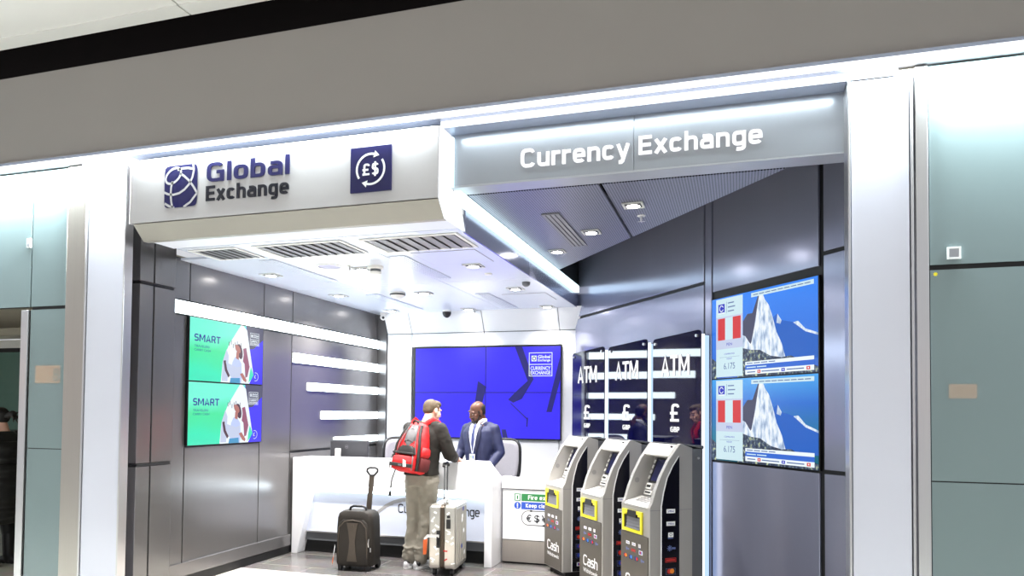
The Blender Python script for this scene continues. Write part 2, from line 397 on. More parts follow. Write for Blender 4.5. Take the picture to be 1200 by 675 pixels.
column('column_left', gx(100), gx(146.5), M['pillar'], edge='b', ex=.022, z1=3.615, d=.075)
column('column_right', gx(994), gx(1071), M['pillar'], edge='b', ex=.02, z1=3.615)
column('column_left_metal', gx(77), gx(99), M['champ'], z1=3.66)
column('column_right_metal', gx(1074), gx(1089), M['steel'], z1=3.66)
# silver post and opening of the neighbouring shop at the far left
struct(MB(M['steel']).box(gx(25), gx(33), YG - .01, YG + .07, 0, 2.462).build('column_door_post', bevel=.004))
nb = MB(mat('neighbour_beige', rgb(176, 168, 152), .5, var=.04), mat('neighbour_green', rgb(88, 120, 110), .2, var=.05), M['black'], M['plastic_w'])
nb.box(-13.5, -6.0, 8.0, 8.05, 0, 2.44, 1); nb.box(-13.5, -6.0, 7.98, 8.05, 2.44, 2.50, 2); nb.box(-13.5, -6.0, 7.97, 8.05, 2.5, 2.62, 3); nb.box(-13.5, -6.0, 7.6, 8.05, 2.64, 2.74, 0); nb.box(-13.5, -6.0, 7.9, 8.05, 2.74, 3.3, 0); nb.box(-13.5, -6.0, 7.99, 7.999, 1.29, 1.302, 2)
nb.box(-13.5, -6.0, 4.95, 8.05, 3.3, 3.35, 0); nb.box(-5.99, -5.96, 4.95, 8.05, 0, 3.3, 0); nb.box(-13.6, -13.5, 4.95, 8.05, 0, 3.3, 0)
struct(nb.build('wall_neighbour'))

# dark metal jamb and left wall
def panelled(name, frame_rot, origin, panels, backing, mt, depth=.018):
    b = MB(mt, M['black'])
    for (x0, x1, z0, z1) in panels: b.box(x0 + .006, x1 - .006, -depth, 0.001, z0 + .006, z1 - .006, 0)
    b.box(backing[0], backing[1], 0.001, .05, backing[2], backing[3], 1)
    return struct(b.build(name, loc=origin, rotz=frame_rot, bevel=.003, seg=1))
j = MB(M['dark'], M['black'])
for za, zb in ((0, 1.13), (1.16, 2.69), (2.715, 3.3)):
    j.box(-5.3, -4.85, 4.92, 5.07, za, zb); j.box(-4.96, -4.85, 5.085, 5.33, za, zb)
j.box(-4.97, -4.87, 4.93, 5.32, 0, 3.3, 1)
for za in (1.133, 2.693): j.box(-4.955, -4.848, 4.925, 5.31, za, za + .02, 1)
struct(j.build('column_jamb', bevel=.004))
panelled('wall_left', PI / 2, (-4.905, 0, 0), [
    (5.33, 5.52, .2, 2.49), (5.52, 6.62, .2, 1.275), (6.62, 7.18, .2, 2.49), (7.18, 9.27, .2, 1.14), (7.18, 9.27, 1.155, 2.49), (5.52, 6.62, 2.49, 2.50),
    (5.33, 5.55, 2.63, 3.02), (5.55, 6.66, 2.63, 3.02), (6.66, 7.19, 2.63, 3.02), (7.19, 9.27, 2.63, 3.02)], (5.33, 9.4, 0, 3.02), M['dark'])
struct(MB(M['dark'], M['black']).box(-4.905, -4.865, 5.33, 7.19, .09, .215).box(-4.905, -4.88, 5.33, 7.19, 0, .09, 1).build('baseboard_left', bevel=.003))
# back wall: dark return, white panels, coved top
bw = MB(M['white_wall'], M['grille'], M['dark'])
bw.box(-4.9, -4.76, 9.27, 9.32, 0, 2.99, 2)
xs = [-4.755, -4.375, -3.30, -2.245, -1.55]
for a, c in zip(xs[:-1], xs[1:]):
    bw.box(a + .006, c - .006, 9.30, 9.34, 0, 1.255, 0)
    if a in (-4.755, -2.245): bw.box(a + .006, c - .006, 9.30, 9.34, 1.255, 2.705, 0)
    else: bw.box(a + .006, c - .006, 9.30, 9.34, 2.525, 2.705, 0)
    bw.prism([(9.30, 2.718), (9.34, 2.718), (9.30, 3.0), (9.15, 3.0)], a + .006, c - .006, 'x', 0)
bw.box(-4.755, -1.55, 9.345, 9.37, 0, 3.0, 1)
struct(bw.build('wall_back'))
# angled wall at right
panelled('wall_right', DROT, E(0), [
    (-8.75, -8.63, 0, 3.9), (-8.62, -5.775, .0, 2.845), (-8.62, -5.775, 2.865, 3.9), (-5.765, -5.655, 0, 3.9),
    (-5.645, -4.315, .0, 1.19), (-5.645, -4.315, 2.74, 3.9), (-4.275, -3.7, 2.84, 3.9), (-4.275, -3.7, 1.21, 2.82), (-4.275, -3.7, 0, 1.19)],
    (-8.75, -3.7, 0, 3.9), M['dark2'])

# ------------------------------------------------------------------ ceilings
c = MB(M['ceil'], M['grille'])
Y0, Y1 = 5.02, 9.32
xs = [-4.9, -4.05, -2.98, -2.0]; ys = [5.03, 5.42, 7.0, 8.3, 9.32]
ys2 = [5.03, 7.1, 9.32]
for i in range(3):
    for k in range(2):
        ya = ys2[k] if not (i == 0 and k == 0) else 5.42
        c.box(xs[i] + .003, xs[i + 1] - .003, ya + .003, ys2[k + 1] - .003, 2.99, 3.01, 0)
c.box(-4.58, -4.053, 5.033, 5.417, 2.99, 3.01, 0)
c.box(-4.9, -4.58, 5.02, 5.42, 3.1, 3.12, 0)
c.box(-4.9, -2.02, 5.02, 9.32, 3.125, 3.14, 1)
struct(c.build('ceiling'))
# white canopy box carrying the shop name, its lit right side
cn = MB(M['fascia'], M['led_soft'], M['canopy_lip'])
cn.box(-4.70, -2.0, 4.64, 4.80, 3.115, 3.625, 0)
cn.box(-4.66, -2.0, 4.80, 4.9, 3.115, 3.66, 0)
cn.prism([(4.64, 3.108), (4.75, 2.992), (4.80, 2.992), (4.80, 3.108)], -4.66, -2.0, 'x', 2)
struct(cn.build('ceiling_canopy', bevel=.003))
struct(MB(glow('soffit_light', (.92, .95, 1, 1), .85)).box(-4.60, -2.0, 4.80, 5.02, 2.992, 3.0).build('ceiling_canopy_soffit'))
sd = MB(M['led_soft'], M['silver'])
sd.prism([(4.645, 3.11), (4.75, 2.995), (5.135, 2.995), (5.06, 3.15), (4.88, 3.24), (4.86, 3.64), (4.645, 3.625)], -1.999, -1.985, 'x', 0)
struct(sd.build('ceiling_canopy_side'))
struct(MB(M['dark2'], M['silver']).box(-2.0, -1.985, 5.14, 9.3, 2.985, 3.165, 0).build('ceiling_edge'))
# perforated ceiling panels on the right
pf = MB(M['perf'], M['black'])
def off_y(x, o): return (DD + o - DN.x * x) / DN.y     # y on a line parallel to the angled wall
o_ = -.75
pf.prism([(-1.93, 5.05), (-.945, 5.05), (-.945, off_y(-.945, o_)), (-1.93, off_y(-1.93, o_))], 3.24, 3.26, 'z', 0)
pf.prism([(-.92, 5.05), ((DD + o_ - DN.y * 5.05) / DN.x, 5.05), (-.92, off_y(-.92, o_))], 3.24, 3.26, 'z', 0)
struct(pf.build('ceiling_right'))
struct(MB(M['black']).box(-2.1, 1.3, 4.95, 9.6, 3.95, 4.0).box(-2.0, -1.98, 4.95, 9.3, 3.26, 4.0).build('ceiling_void'))
# silver fascia with reveals and soffit
fs = MB(M['fascia2'], M['silver'], M['black'])
fs.box(-1.985, -.668, 4.84, 4.87, 3.25, 3.621, 0); fs.box(-.665, .65, 4.84, 4.87, 3.25, 3.621, 0)
fs.box(-1.985, .65, 4.84, 5.02, 3.237, 3.25, 1)
struct(fs.build('wall_fascia', bevel=.002))

# ------------------------------------------------------------------ lit bands
def strip(loc, size, label, group=None, name='wall_light_strip'):
    o = MB(M['plastic_w'], M['led']); x0, x1, y0, y1, z0, z1 = size
    return o
grp = 'luminous strips on the left wall'
for (ya, yb, za, zb, lab) in (
        (5.335, 9.265, 2.50, 2.622, 'longest white light strip running the whole left wall above the screens'),
        (7.19, 9.265, 2.17, 2.285, 'white light strip on the left wall, second from the top'),
        (7.495, 9.265, 1.855, 1.955, 'white light strip in the middle of the five on the left wall'),
        (7.80, 9.265, 1.515, 1.615, 'white light strip on the left wall, fourth from the top'),
        (8.10, 9.265, 1.20, 1.29, 'shortest white light strip on the left wall, behind the monitor')):
    t = thing('wall_light_strip', lab, 'light strip', (-4.90, ya, za), PI / 2, grp)
    MB(M['led']).box(0.004, yb - ya - .004, -.026, -.018, .004, zb - za - .004).build('diffuser', t)
    b = MB(M['plastic_w']); w, hh = yb - ya, zb - za
    b.box(0, w, -.022, 0.0, 0, .004).box(0, w, -.022, 0.0, hh - .004, hh).box(0, .004, -.022, 0.0, 0, hh).box(w - .004, w, -.022, 0.0, 0, hh)
    b.build('housing', t)
tag(MB(M['led_cyan']).box(-1.984, -1.935, 4.90, 9.05, 3.155, 3.238).box(-1.984, -1.96, 4.80, 4.838, 3.24, 3.60).build('led_band'),
    'cool white light band along the edge between the white and the perforated ceiling', 'light strip')

# ------------------------------------------------------------------ lamps
def spot(name, parent, energy, angle=110, blend=.7, z=-.03, col=(1, .97, .93), r=.05):
    l = bpy.data.lights.new(name, 'SPOT'); l.energy = energy; l.spot_size = rad(angle); l.spot_blend = blend; l.shadow_soft_size = r; l.color = col
    o = bpy.data.objects.new(name, l); COL.objects.link(o); o.parent = parent; o.location = (0, 0, z); return o
def area(name, loc, sx, sy, energy, rot=(0, 0, 0), col=(1, 1, 1), parent=None):
    l = bpy.data.lights.new(name, 'AREA'); l.shape = 'RECTANGLE'; l.size = sx; l.size_y = sy; l.energy = energy; l.color = col
    o = bpy.data.objects.new(name, l); COL.objects.link(o); o.location = loc; o.rotation_euler = rot
    if parent is not None: o.parent = parent
    return o
def downlight(label, loc, group, frame, w=.17, rotz=0):
    t = thing('downlight', label, 'ceiling light', loc, rotz, group)
    b = MB(frame)
    for x0, x1, y0, y1 in ((-w / 2, w / 2, -w / 2, -w / 2 + .016), (-w / 2, w / 2, w / 2 - .016, w / 2), (-w / 2, -w / 2 + .016, -w / 2, w / 2), (w / 2 - .016, w / 2, -w / 2, w / 2)):
        b.box(x0, x1, y0, y1, -.008, .0)
    b.build('frame', t, bevel=.002)
    MB(M['black']).box(-w / 2 + .016, w / 2 - .016, -w / 2 + .016, w / 2 - .016, -.003, .0).build('recess', t)
    MB(M['steel']).lathe([(.058, -.003), (.058, -.012), (.050, -.013), (.050, -.006)], seg=20).build('reflector', t, smooth=40)
    MB(M['lamp']).lathe([(.05, -.0125), (.05, -.0105)], seg=20).build('lens', t)
    return t
GL = 'square downlights in the white ceiling'
d0 = downlight('square downlight in the white ceiling, front one of the right column', (-2.36, 6.333, 2.988), GL, M['plastic_w'])
shop_lights = [d0]
for x, y, lab in ((-2.35, 7.64, 'square downlight in the white ceiling, middle one of the right column'), (-2.35, 9.03, 'square downlight in the white ceiling by the back wall, right column'),
                  (-3.455, 6.205, 'square downlight in the white ceiling beside the round speaker'), (-3.455, 7.65, 'square downlight in the white ceiling, middle of the centre column'),
                  (-3.42, 9.006, 'square downlight in the white ceiling near the small black dome camera'), (-4.51, 6.249, 'square downlight in the white ceiling nearest the shop front on the left'),
                  (-4.52, 7.57, 'square downlight in the white ceiling, middle of the left column'), (-4.5, 8.9, 'square downlight in the white ceiling at the far left corner')):
    shop_lights.append(dup(d0, (x, y, 2.988), lab))
for t in shop_lights: spot('lamp_beam', t, 70 if t.location.y > 8.5 else 330, 118, .9)
GR = 'square downlights in the perforated ceiling'
e0 = downlight('square downlight in the perforated ceiling nearest the fascia', (-.778, 5.617, 3.238), GR, M['plastic_w'], .16)
right_lights = [e0, dup(e0, (-1.252, 6.36, 3.238), 'square downlight in the perforated ceiling between the other two'), dup(e0, (-1.731, 7.039, 3.238), 'square downlight at the narrow inner tip of the perforated ceiling')]
for t in right_lights: spot('lamp_beam', t, 110, 115, .9)

# ------------------------------------------------------------------ ceiling fittings
def grille(label, x0, x1, y0, y1, z, group, n):
    t = thing('air_grille', label, 'air vent', ((x0 + x1) / 2, (y0 + y1) / 2, z), 0, group)
    w, d = (x1 - x0) / 2, (y1 - y0) / 2
    b = MB(M['plastic_w']); b.box(-w - .03, w + .03, -d - .03, -d, -.008, 0).box(-w - .03, w + .03, d, d + .03, -.008, 0).box(-w - .03, -w, -d, d, -.008, 0).box(w, w + .03, -d, d, -.008, 0)
    b.build('frame', t, bevel=.002)
    MB(M['plastic_k']).box(-w, w, -d, d, -.002, 0).build('duct', t)
    s_ = MB(M['grille'])
    for k in range(n):
        x = -w + (k + .5) * 2 * w / n; hw = w / n * .93
        s_.add([(x - hw, -d, -.001), (x + hw, -d, -.011), (x + hw, d, -.011), (x - hw, d, -.001), (x - hw, -d, -.003), (x + hw, -d, -.013), (x + hw, d, -.013), (x - hw, d, -.003)],
               [(0, 1, 2, 3), (7, 6, 5, 4), (0, 4, 5, 1), (1, 5, 6, 2), (2, 6, 7, 3), (3, 7, 4, 0)])
    s_.build('louvres', t)
grp = 'grey louvred grilles at the front of the white ceiling'
grille('grey louvred air grille in the white ceiling, leftmost of three', -4.49, -4.07, 5.12, 5.47, 2.988, grp, 6)
grille('grey louvred air grille in the white ceiling, middle of three', -3.86, -3.07, 5.13, 5.55, 2.988, grp, 9)
grille('grey louvred air grille in the white ceiling with dark slots, rightmost of three', -2.86, -2.08, 5.15, 5.58, 2.988, grp, 8)
def slot(label, x, y0, y1, z, mt, group=None, w=.13, n=4, name='slot_vent'):
    t = thing(name, label, 'air vent', (x, (y0 + y1) / 2, z), 0, group); d = (y1 - y0) / 2
    MB(M['grey_pl']).box(-w / 2, w / 2, -d, d, -.002, 0).build('duct', t)
    b = MB(mt); p = w / n
    for k in range(n + 1): b.box(-w / 2 + k * p - p * .36, -w / 2 + k * p + p * .36, -d, d, -.009, -.001)
    b.box(-w / 2 - p * .36, w / 2 + p * .36, -d - .01, -d, -.009, -.001).box(-w / 2 - p * .36, w / 2 + p * .36, d, d + .01, -.009, -.001)
    b.build('blades', t)
grp = 'slot diffusers in the white ceiling'
slot('white slot diffuser behind the right grille in the white ceiling', -2.87, 5.77, 6.83, 2.988, M['ceil'], grp)
slot('white slot diffuser behind the left grilles in the white ceiling', -4.10, 5.62, 6.72, 2.988, M['ceil'], grp)
slot('white slot diffuser near the back wall, right one', -2.82, 7.85, 9.0, 2.988, M['ceil'], grp)
slot('white slot diffuser near the back wall, left one', -4.09, 7.6, 8.85, 2.988, M['ceil'], grp)
slot('grey slot diffuser in the perforated ceiling', -1.46, 5.69, 6.84, 3.238, M['grille'], None, .12, 3)
def small(name, label, cat, loc, parts, group=None):
    t = thing(name, label, cat, loc, 0, group)
    for pn, b in parts: b.build(pn, t, smooth=40)
    return t
small('smoke_detector', 'white domed smoke detector with dark slots beside the round speaker', 'smoke detector', (-3.274, 6.132, 2.99),
      [('base', MB(M['plastic_w']).lathe([(.075, 0), (.075, -.02), (.06, -.03)])), ('cage', MB(M['grey_pl']).lathe([(.052, -.03), (.052, -.055)])), ('cap', MB(M['plastic_w']).lathe([(.058, -.055), (.05, -.075), (.02, -.082)]))])
small('smoke_detector', 'flat white detector with a dark ring in the middle of the white ceiling', 'smoke detector', (-3.753, 7.574, 2.99),
      [('base', MB(M['plastic_w']).lathe([(.09, 0), (.09, -.018)])), ('ring', MB(M['plastic_k']).lathe([(.092, -.018), (.092, -.032)])), ('cap', MB(M['plastic_w']).lathe([(.08, -.032), (.06, -.06), (.025, -.07)]))])
small('ceiling_camera', 'small black dome camera hanging by the back wall', 'security camera', (-3.75, 9.05, 2.99),
      [('base', MB(M['plastic_w']).lathe([(.06, 0), (.055, -.025)])), ('dome', MB(M['plastic_k']).lathe([(.06, -.025), (.058, -.05), (.045, -.08), (.02, -.1), (.004, -.104)]))])
small('ceiling_camera', 'white turret camera in the far left corner of the ceiling', 'security camera', (-4.72, 9.1, 2.99),
      [('base', MB(M['plastic_w']).lathe([(.05, 0), (.05, -.03)])), ('head', MB(M['plastic_w']).ball((0, -.01, -.06), .045)), ('lens', MB(M['plastic_k']).cyl((0.02, -.05, -.07), (0.025, -.062, -.075), .018))])
small('ceiling_speaker', 'round flush ceiling speaker with a lavender grey mesh', 'speaker', (-3.70, 6.019, 2.99),
      [('rim', MB(M['plastic_w']).lathe([(.125, 0), (.125, -.006), (.105, -.008), (.105, -.002)])), ('mesh', MB(mat('speaker_mesh', rgb(190, 188, 214), .6, var=.1, scale=300)).lathe([(.104, -.003), (.104, -.005)]))])
def sprinkler(label, loc): small('ceiling_sprinkler', label, 'sprinkler', loc, [('rose', MB(M['plastic_w']).lathe([(.035, 0), (.03, -.006)])), ('body', MB(M['steel']).lathe([(.011, -.006), (.011, -.03), (.005, -.045)])), ('deflector', MB(M['steel']).box(-.03, .03, -.006, .006, -.05, -.046).box(-.006, .006, -.03, .03, -.05, -.046))])
sprinkler('small sprinkler head between the round speaker and the smoke detector', (-3.50, 6.05, 2.99))
sprinkler('small sprinkler head in the perforated ceiling by the front downlight', (-.757, 5.95, 3.24))
sprinkler('small sprinkler head near the back wall beside a downlight', (-3.38, 9.12, 2.99))
small('ceiling_sensor', 'small white disc cover in the ceiling behind the right grille', 'cover plate', (-2.36, 6.75, 2.99), [('cover', MB(M['plastic_w']).lathe([(.04, 0), (.036, -.01), (.01, -.012)]))])
small('ceiling_sensor', 'small grey motion sensor at the right edge of the white ceiling', 'sensor', (-2.13, 7.3, 2.99), [('body', MB(M['grey_pl']).lathe([(.045, 0), (.04, -.03), (.02, -.045)]))])
def hatch(label, x0, x1, y0, y1):
    t = thing('access_hatch', label, 'access panel', ((x0 + x1) / 2, (y0 + y1) / 2, 2.99)); w, d = (x1 - x0) / 2, (y1 - y0) / 2
    MB(M['ceil']).box(-w, w, -d, d, -.004, 0).build('door', t)
    b = MB(M['grille']); g = .004
    b.box(-w - g, w + g, -d - g, -d, -.0035, 0).box(-w - g, w + g, d, d + g, -.0035, 0).box(-w - g, -w, -d, d, -.0035, 0).box(w, w + g, -d, d, -.0035, 0); b.build('seam', t)
hatch('square access hatch in the ceiling right behind the right louvred grille', -2.70, -2.12, 5.70, 6.2)
hatch('square access hatch in the ceiling close to the back wall', -2.62, -2.10, 7.99, 8.50)

# ------------------------------------------------------------------ shop name and fascia letters
def emblem(b, x0, z0, x1, z1, y, m_bg, m_ln, lw=.009):
    """square globe emblem: filled rounded-corner square with the white lines of a globe"""
    cx, cz, w, h = (x0 + x1) / 2, (z0 + z1) / 2, x1 - x0, z1 - z0
    pts = []
    for k in range(40):
        a = 2 * PI * k / 40; c, s_ = math.cos(a), math.sin(a); p = 9.0
        pts.append((cx + w / 2 * math.copysign(abs(c) ** (2 / p), c), cz + h / 2 * math.copysign(abs(s_) ** (2 / p), s_)))
    b.flat(pts, y, m_bg)
    def line(ps, wd):
        P2 = [Vector((x0 + u * w, 0, z0 + v * h)) for u, v in ps]
        L = []; R = []
        for i, p in enumerate(P2):
            t = P2[min(i + 1, len(P2) - 1)] - P2[max(i - 1, 0)]; t.normalize(); nrm = Vector((-t.z, 0, t.x)) * wd / 2
            L.append(p + nrm); R.append(p - nrm)
        for i in range(len(P2) - 1):
            b.add([(q.x, y - .0012, q.z) for q in (R[i], R[i + 1], L[i + 1], L[i])], [(0, 1, 2, 3)], m_ln)
    def arc(cu, cv, ru, rv, a0, a1, rot=0, n=22):
        o = []
        for i in range(n + 1):
            a = rad(a0 + (a1 - a0) * i / n); u, v = ru * math.cos(a), rv * math.sin(a); r = rad(rot)
            o.append((cu + u * math.cos(r) - v * math.sin(r), cv + u * math.sin(r) + v * math.cos(r)))
        return o
    k = lw
    line(arc(.27, .76, .25, .155, 0, 360, 28, 30), k)
    line([(.25, .63), (.21, .5), (.20, .34), (.22, .16), (.26, .0)], k)
    line([(.0, .385), (.12, .335), (.28, .31), (.46, .335), (.62, .41), (.76, .53), (.85, .68), (.89, .84), (.87, 1.0)], k)
    line([(.48, .80), (.60, .73), (.74, .62), (.87, .48), (1.0, .30)], k)
    line([(.40, .89), (.55, .915), (.72, .91), (.86, .88)], k)
    line([(.02, .12), (.16, .045), (.32, .0)], k); line([(.60, .0), (.80, .1), (1.0, .3)], k)

YS = 4.638
t = thing('shop_sign', 'navy blue shop name with square globe emblem on the white fascia', 'sign', (-3.78, YS, 3.2))
b = MB(M['navy'], M['fascia']); b.M = Matrix.Translation((3.78, 0, -3.2)); emblem(b, -4.352, 3.212, -4.035, 3.548, -.003, 0, 1, .018); b.build('emblem', t)
b = MB(M['navy'], M['navy2']); b.M = Matrix.Translation((3.78, 0, -3.2))
strokes(b, 'Global', -3.948, -3.202, 3.388, .150, 0, 0, .172, .006)
b.build('lettering', t)
b = MB(M['navy2']); b.M = Matrix.Translation((3.78, 0, -3.2)); strokes(b, 'Exchange', -3.952, -3.206, 3.240, .118, 0, 0, .185, .006); b.build('lettering', t)
t = thing('pictogram_sign', 'square navy sign with white pound and dollar signs inside circling arrows', 'sign', (-2.52, YS, 3.19))
MB(M['navy']).box(-.163, .163, -.012, 0, .005, .333).build('plate', t)
b = MB(M['whitepaint'])
def ringarc(b, cx, cz, r, a0, a1, wd, y, m=0, n=24, head=0.0):
    P_ = []
    for i in range(n + 1):
        a = rad(a0 + (a1 - a0) * i / n); P_.append((math.cos(a), math.sin(a)))
    for i in range(n):
        (c0, s0), (c1, s1) = P_[i], P_[i + 1]
        q = [(cx + (r - wd) * c0, y, cz + (r - wd) * s0), (cx + r * c0, y, cz + r * s0), (cx + r * c1, y, cz + r * s1), (cx + (r - wd) * c1, y, cz + (r - wd) * s1)]
        b.add(q if a1 > a0 else q[::-1], [(0, 1, 2, 3)], m)
    if head:
        c1, s1 = P_[-1]; d_ = 1 if a1 > a0 else -1; tx, tz = -s1 * d_, c1 * d_; rm = r - wd / 2; px, pz = cx + rm * c1, cz + rm * s1
        tri = [(px + c1 * head, y, pz + s1 * head), (px + tx * head * 1.6, y, pz + tz * head * 1.6), (px - c1 * head, y, pz - s1 * head)]
        b.add(tri, [(0, 1, 2)], m)
ringarc(b, 0, .169, .118, 215, 75, .016, -.014, head=.026); ringarc(b, 0, .169, .118, 35, -105, .016, -.014, head=.026)
strokes(b, '£', -.064, -.006, .125, .085, -.0125, 0, .17, .002); strokes(b, '$', .010, .064, .125, .085, -.0125, 0, .17, .002)
b.build('symbol', t)
t = thing('letter_sign', 'white lit letters reading Currency Exchange on the silver fascia', 'sign', (-.668, 4.838, 3.33))
b = MB(M['letter']); b.M = Matrix.Translation((.668, 0, -3.33))
strokes(b, 'Currency', -1.4568, -0.695, 3.335, .132, 0, 0, .168, .012); b.build('lettering', t)
b = MB(M['letter']); b.M = Matrix.Translation((.668, 0, -3.33)); strokes(b, 'Exchange', -0.6342, 0.1492, 3.3478, .125, 0, 0, .168, .012); b.build('lettering', t)

# ------------------------------------------------------------------ screens
def em(name, c, s_=1.0): return glow(name, rgb(*c), s_)
def emgrad(name, stops, axis='x', s_=1.0, noise=0.0):
    m = bpy.data.materials.new(name); m.use_nodes = True; nt = m.node_tree; b = nt.nodes['Principled BSDF']
    b.inputs['Base Color'].default_value = (.01, .01, .01, 1); b.inputs['Roughness'].default_value = .25; b.inputs['Specular IOR Level'].default_value = .4
    tc = nt.nodes.new('ShaderNodeTexCoord'); sp = nt.nodes.new('ShaderNodeSeparateXYZ'); rp = nt.nodes.new('ShaderNodeValToRGB')
    nt.links.new(tc.outputs['Generated'], sp.inputs[0]); src = sp.outputs[{'x': 0, 'y': 1, 'z': 2}[axis]]
    if noise:
        nz = nt.nodes.new('ShaderNodeTexNoise'); nz.inputs['Scale'].default_value = 2.0; nt.links.new(tc.outputs['Generated'], nz.inputs['Vector'])
        ma = nt.nodes.new('ShaderNodeMath'); ma.operation = 'MULTIPLY_ADD'; ma.inputs[1].default_value = noise; nt.links.new(nz.outputs['Fac'], ma.inputs[0]); nt.links.new(src, ma.inputs[2]); src = ma.outputs[0]
    nt.links.new(src, rp.inputs[0]); cr = rp.color_ramp
    while len(cr.elements) < len(stops): cr.elements.new(.5)
    for e_, (p, c) in zip(cr.elements, stops): e_.position = p; e_.color = rgb(*c)
    nt.links.new(rp.outputs[0], b.inputs['Emission Color']); b.inputs['Emission Strength'].default_value = s_
    return m
EM = dict(blue=em('screen_blue', (52, 34, 255), 1.0), dkblue=em('screen_dark_blue', (26, 22, 140)), white=em('screen_white', (240, 250, 255)), navy=em('screen_navy', (20, 30, 190)),
          ink=em('screen_ink', (24, 40, 150)), grey=em('screen_grey', (70, 72, 100)), red=em('screen_red', (214, 48, 52)), skin=em('screen_skin', (178, 110, 100)), hair=em('screen_hair', (74, 40, 60)),
          cloth=em('screen_cloth', (190, 205, 245)), teal=em('screen_teal', (60, 150, 200)), mint=em('screen_mint', (50, 225, 190)), pink=em('screen_pink', (150, 80, 110)), lav=em('screen_lavender', (196, 206, 232)),
          pale=em('screen_pale', (206, 232, 240)), mid=em('screen_midblue', (44, 104, 212)), yellow=em('screen_yellow', (216, 220, 90)), txt=em('screen_text_grey', (96, 120, 170)), black=em('screen_deep_blue', (24, 22, 120)))
EM['green'] = emgrad('screen_green', [(0.0, (70, 226, 190)), (.35, (60, 240, 190)), (.75, (74, 236, 160)), (1.0, (120, 250, 220))], 'z', 1.0, .5)
EM['sky'] = emgrad('screen_sky', [(0.0, (30, 90, 190)), (.35, (34, 110, 220)), (1.0, (40, 130, 245))], 'z')
EM['sky2'] = emgrad('screen_sky_green', [(0.0, (20, 90, 110)), (.3, (30, 120, 150)), (.7, (34, 110, 210)), (1.0, (60, 160, 235))], 'z')
def rockmat():
    m = bpy.data.materials.new('screen_rock'); m.use_nodes = True; nt = m.node_tree; b = nt.nodes['Principled BSDF']
    b.inputs['Base Color'].default_value = (.01, .01, .01, 1); tc = nt.nodes.new('ShaderNodeTexCoord'); mp = nt.nodes.new('ShaderNodeMapping'); mp.inputs['Scale'].default_value = (26, 1, 8)
    nz = nt.nodes.new('ShaderNodeTexNoise'); nz.inputs['Scale'].default_value = 1; nz.inputs['Detail'].default_value = 5; rp = nt.nodes.new('ShaderNodeValToRGB')
    nt.links.new(tc.outputs['Object'], mp.inputs[0]); nt.links.new(mp.outputs[0], nz.inputs['Vector']); nt.links.new(nz.outputs['Fac'], rp.inputs[0])
    cr = rp.color_ramp; cr.elements.new(.5)
    for e_, (p, c) in zip(cr.elements, ((.30, (96, 126, 176)), (.46, (196, 214, 234)), (.56, (240, 246, 255)))): e_.position = p; e_.color = rgb(*c)
    nt.links.new(rp.outputs[0], b.inputs['Emission Color']); b.inputs['Emission Strength'].default_value = 1.0; return m
def scrubmat():
    m = rockmat(); m.name = 'screen_scrub'; nt = m.node_tree
    for n_ in nt.nodes:
        if n_.type == 'MAPPING': n_.inputs['Scale'].default_value = (30, 1, 26)
        if n_.type == 'VALTORGB':
            for e_, (p, c) in zip(n_.color_ramp.elements, ((.42, (20, 34, 60)), (.55, (70, 90, 120)), (.66, (196, 206, 150)))): e_.position = p; e_.color = rgb(*c)
    return m
EM['ridge'] = em('screen_ridge', (26, 96, 196)); EM['rock'] = rockmat(); EM['scrub'] = scrubmat()

def badge(b, x0, x1, z0, z1, y, mw, mb_, two=True):
    """outlined two-box badge with the globe emblem and two lines of lettering"""
    w, h = x1 - x0, z1 - z0; g = w * .03; zm = z0 + h * .5
    for a0, a1, c0, c1 in ((x0, x1, z1 - g, z1), (x0, x1, z0, z0 + g), (x0, x0 + g, z0, z1), (x1 - g, x1, z0, z1), (x0, x1, zm - g / 2, zm + g / 2)): b.rect(a0, a1, c0, c1, y, mw)
    b.rect(x0 + w * .11, x0 + w * .33, zm + h * .13, zm + h * .37, y, mw)
    ringarc(b, x0 + w * .22, zm + h * .25, w * .085, 0, 360, w * .03, y - .0005, mb_, 16)
    b.text('Global', x0 + w * .38, x0 + w * .92, zm + h * .26, zm + h * .39, y, mw, bold=.03); b.text('Exchange', x0 + w * .38, x0 + w * .92, zm + h * .13, zm + h * .23, y, mw, bold=.03)
    b.text('CURRENCY', x0 + w * .07, x0 + w * .93, z0 + h * .27, z0 + h * .42, y, mw, bold=.03); b.text('EXCHANGE', x0 + w * .07, x0 + w * .93, z0 + h * .08, z0 + h * .23, y, mw, bold=.03)

def frame4(b, x0, x1, z0, z1, y0, y1, t_, m=0):
    b.box(x0, x1, y0, y1, z0, z0 + t_, m).box(x0, x1, y0, y1, z1 - t_, z1, m).box(x0, x0 + t_, y0, y1, z0 + t_, z1 - t_, m).box(x1 - t_, x1, y0, y1, z0 + t_, z1 - t_, m)

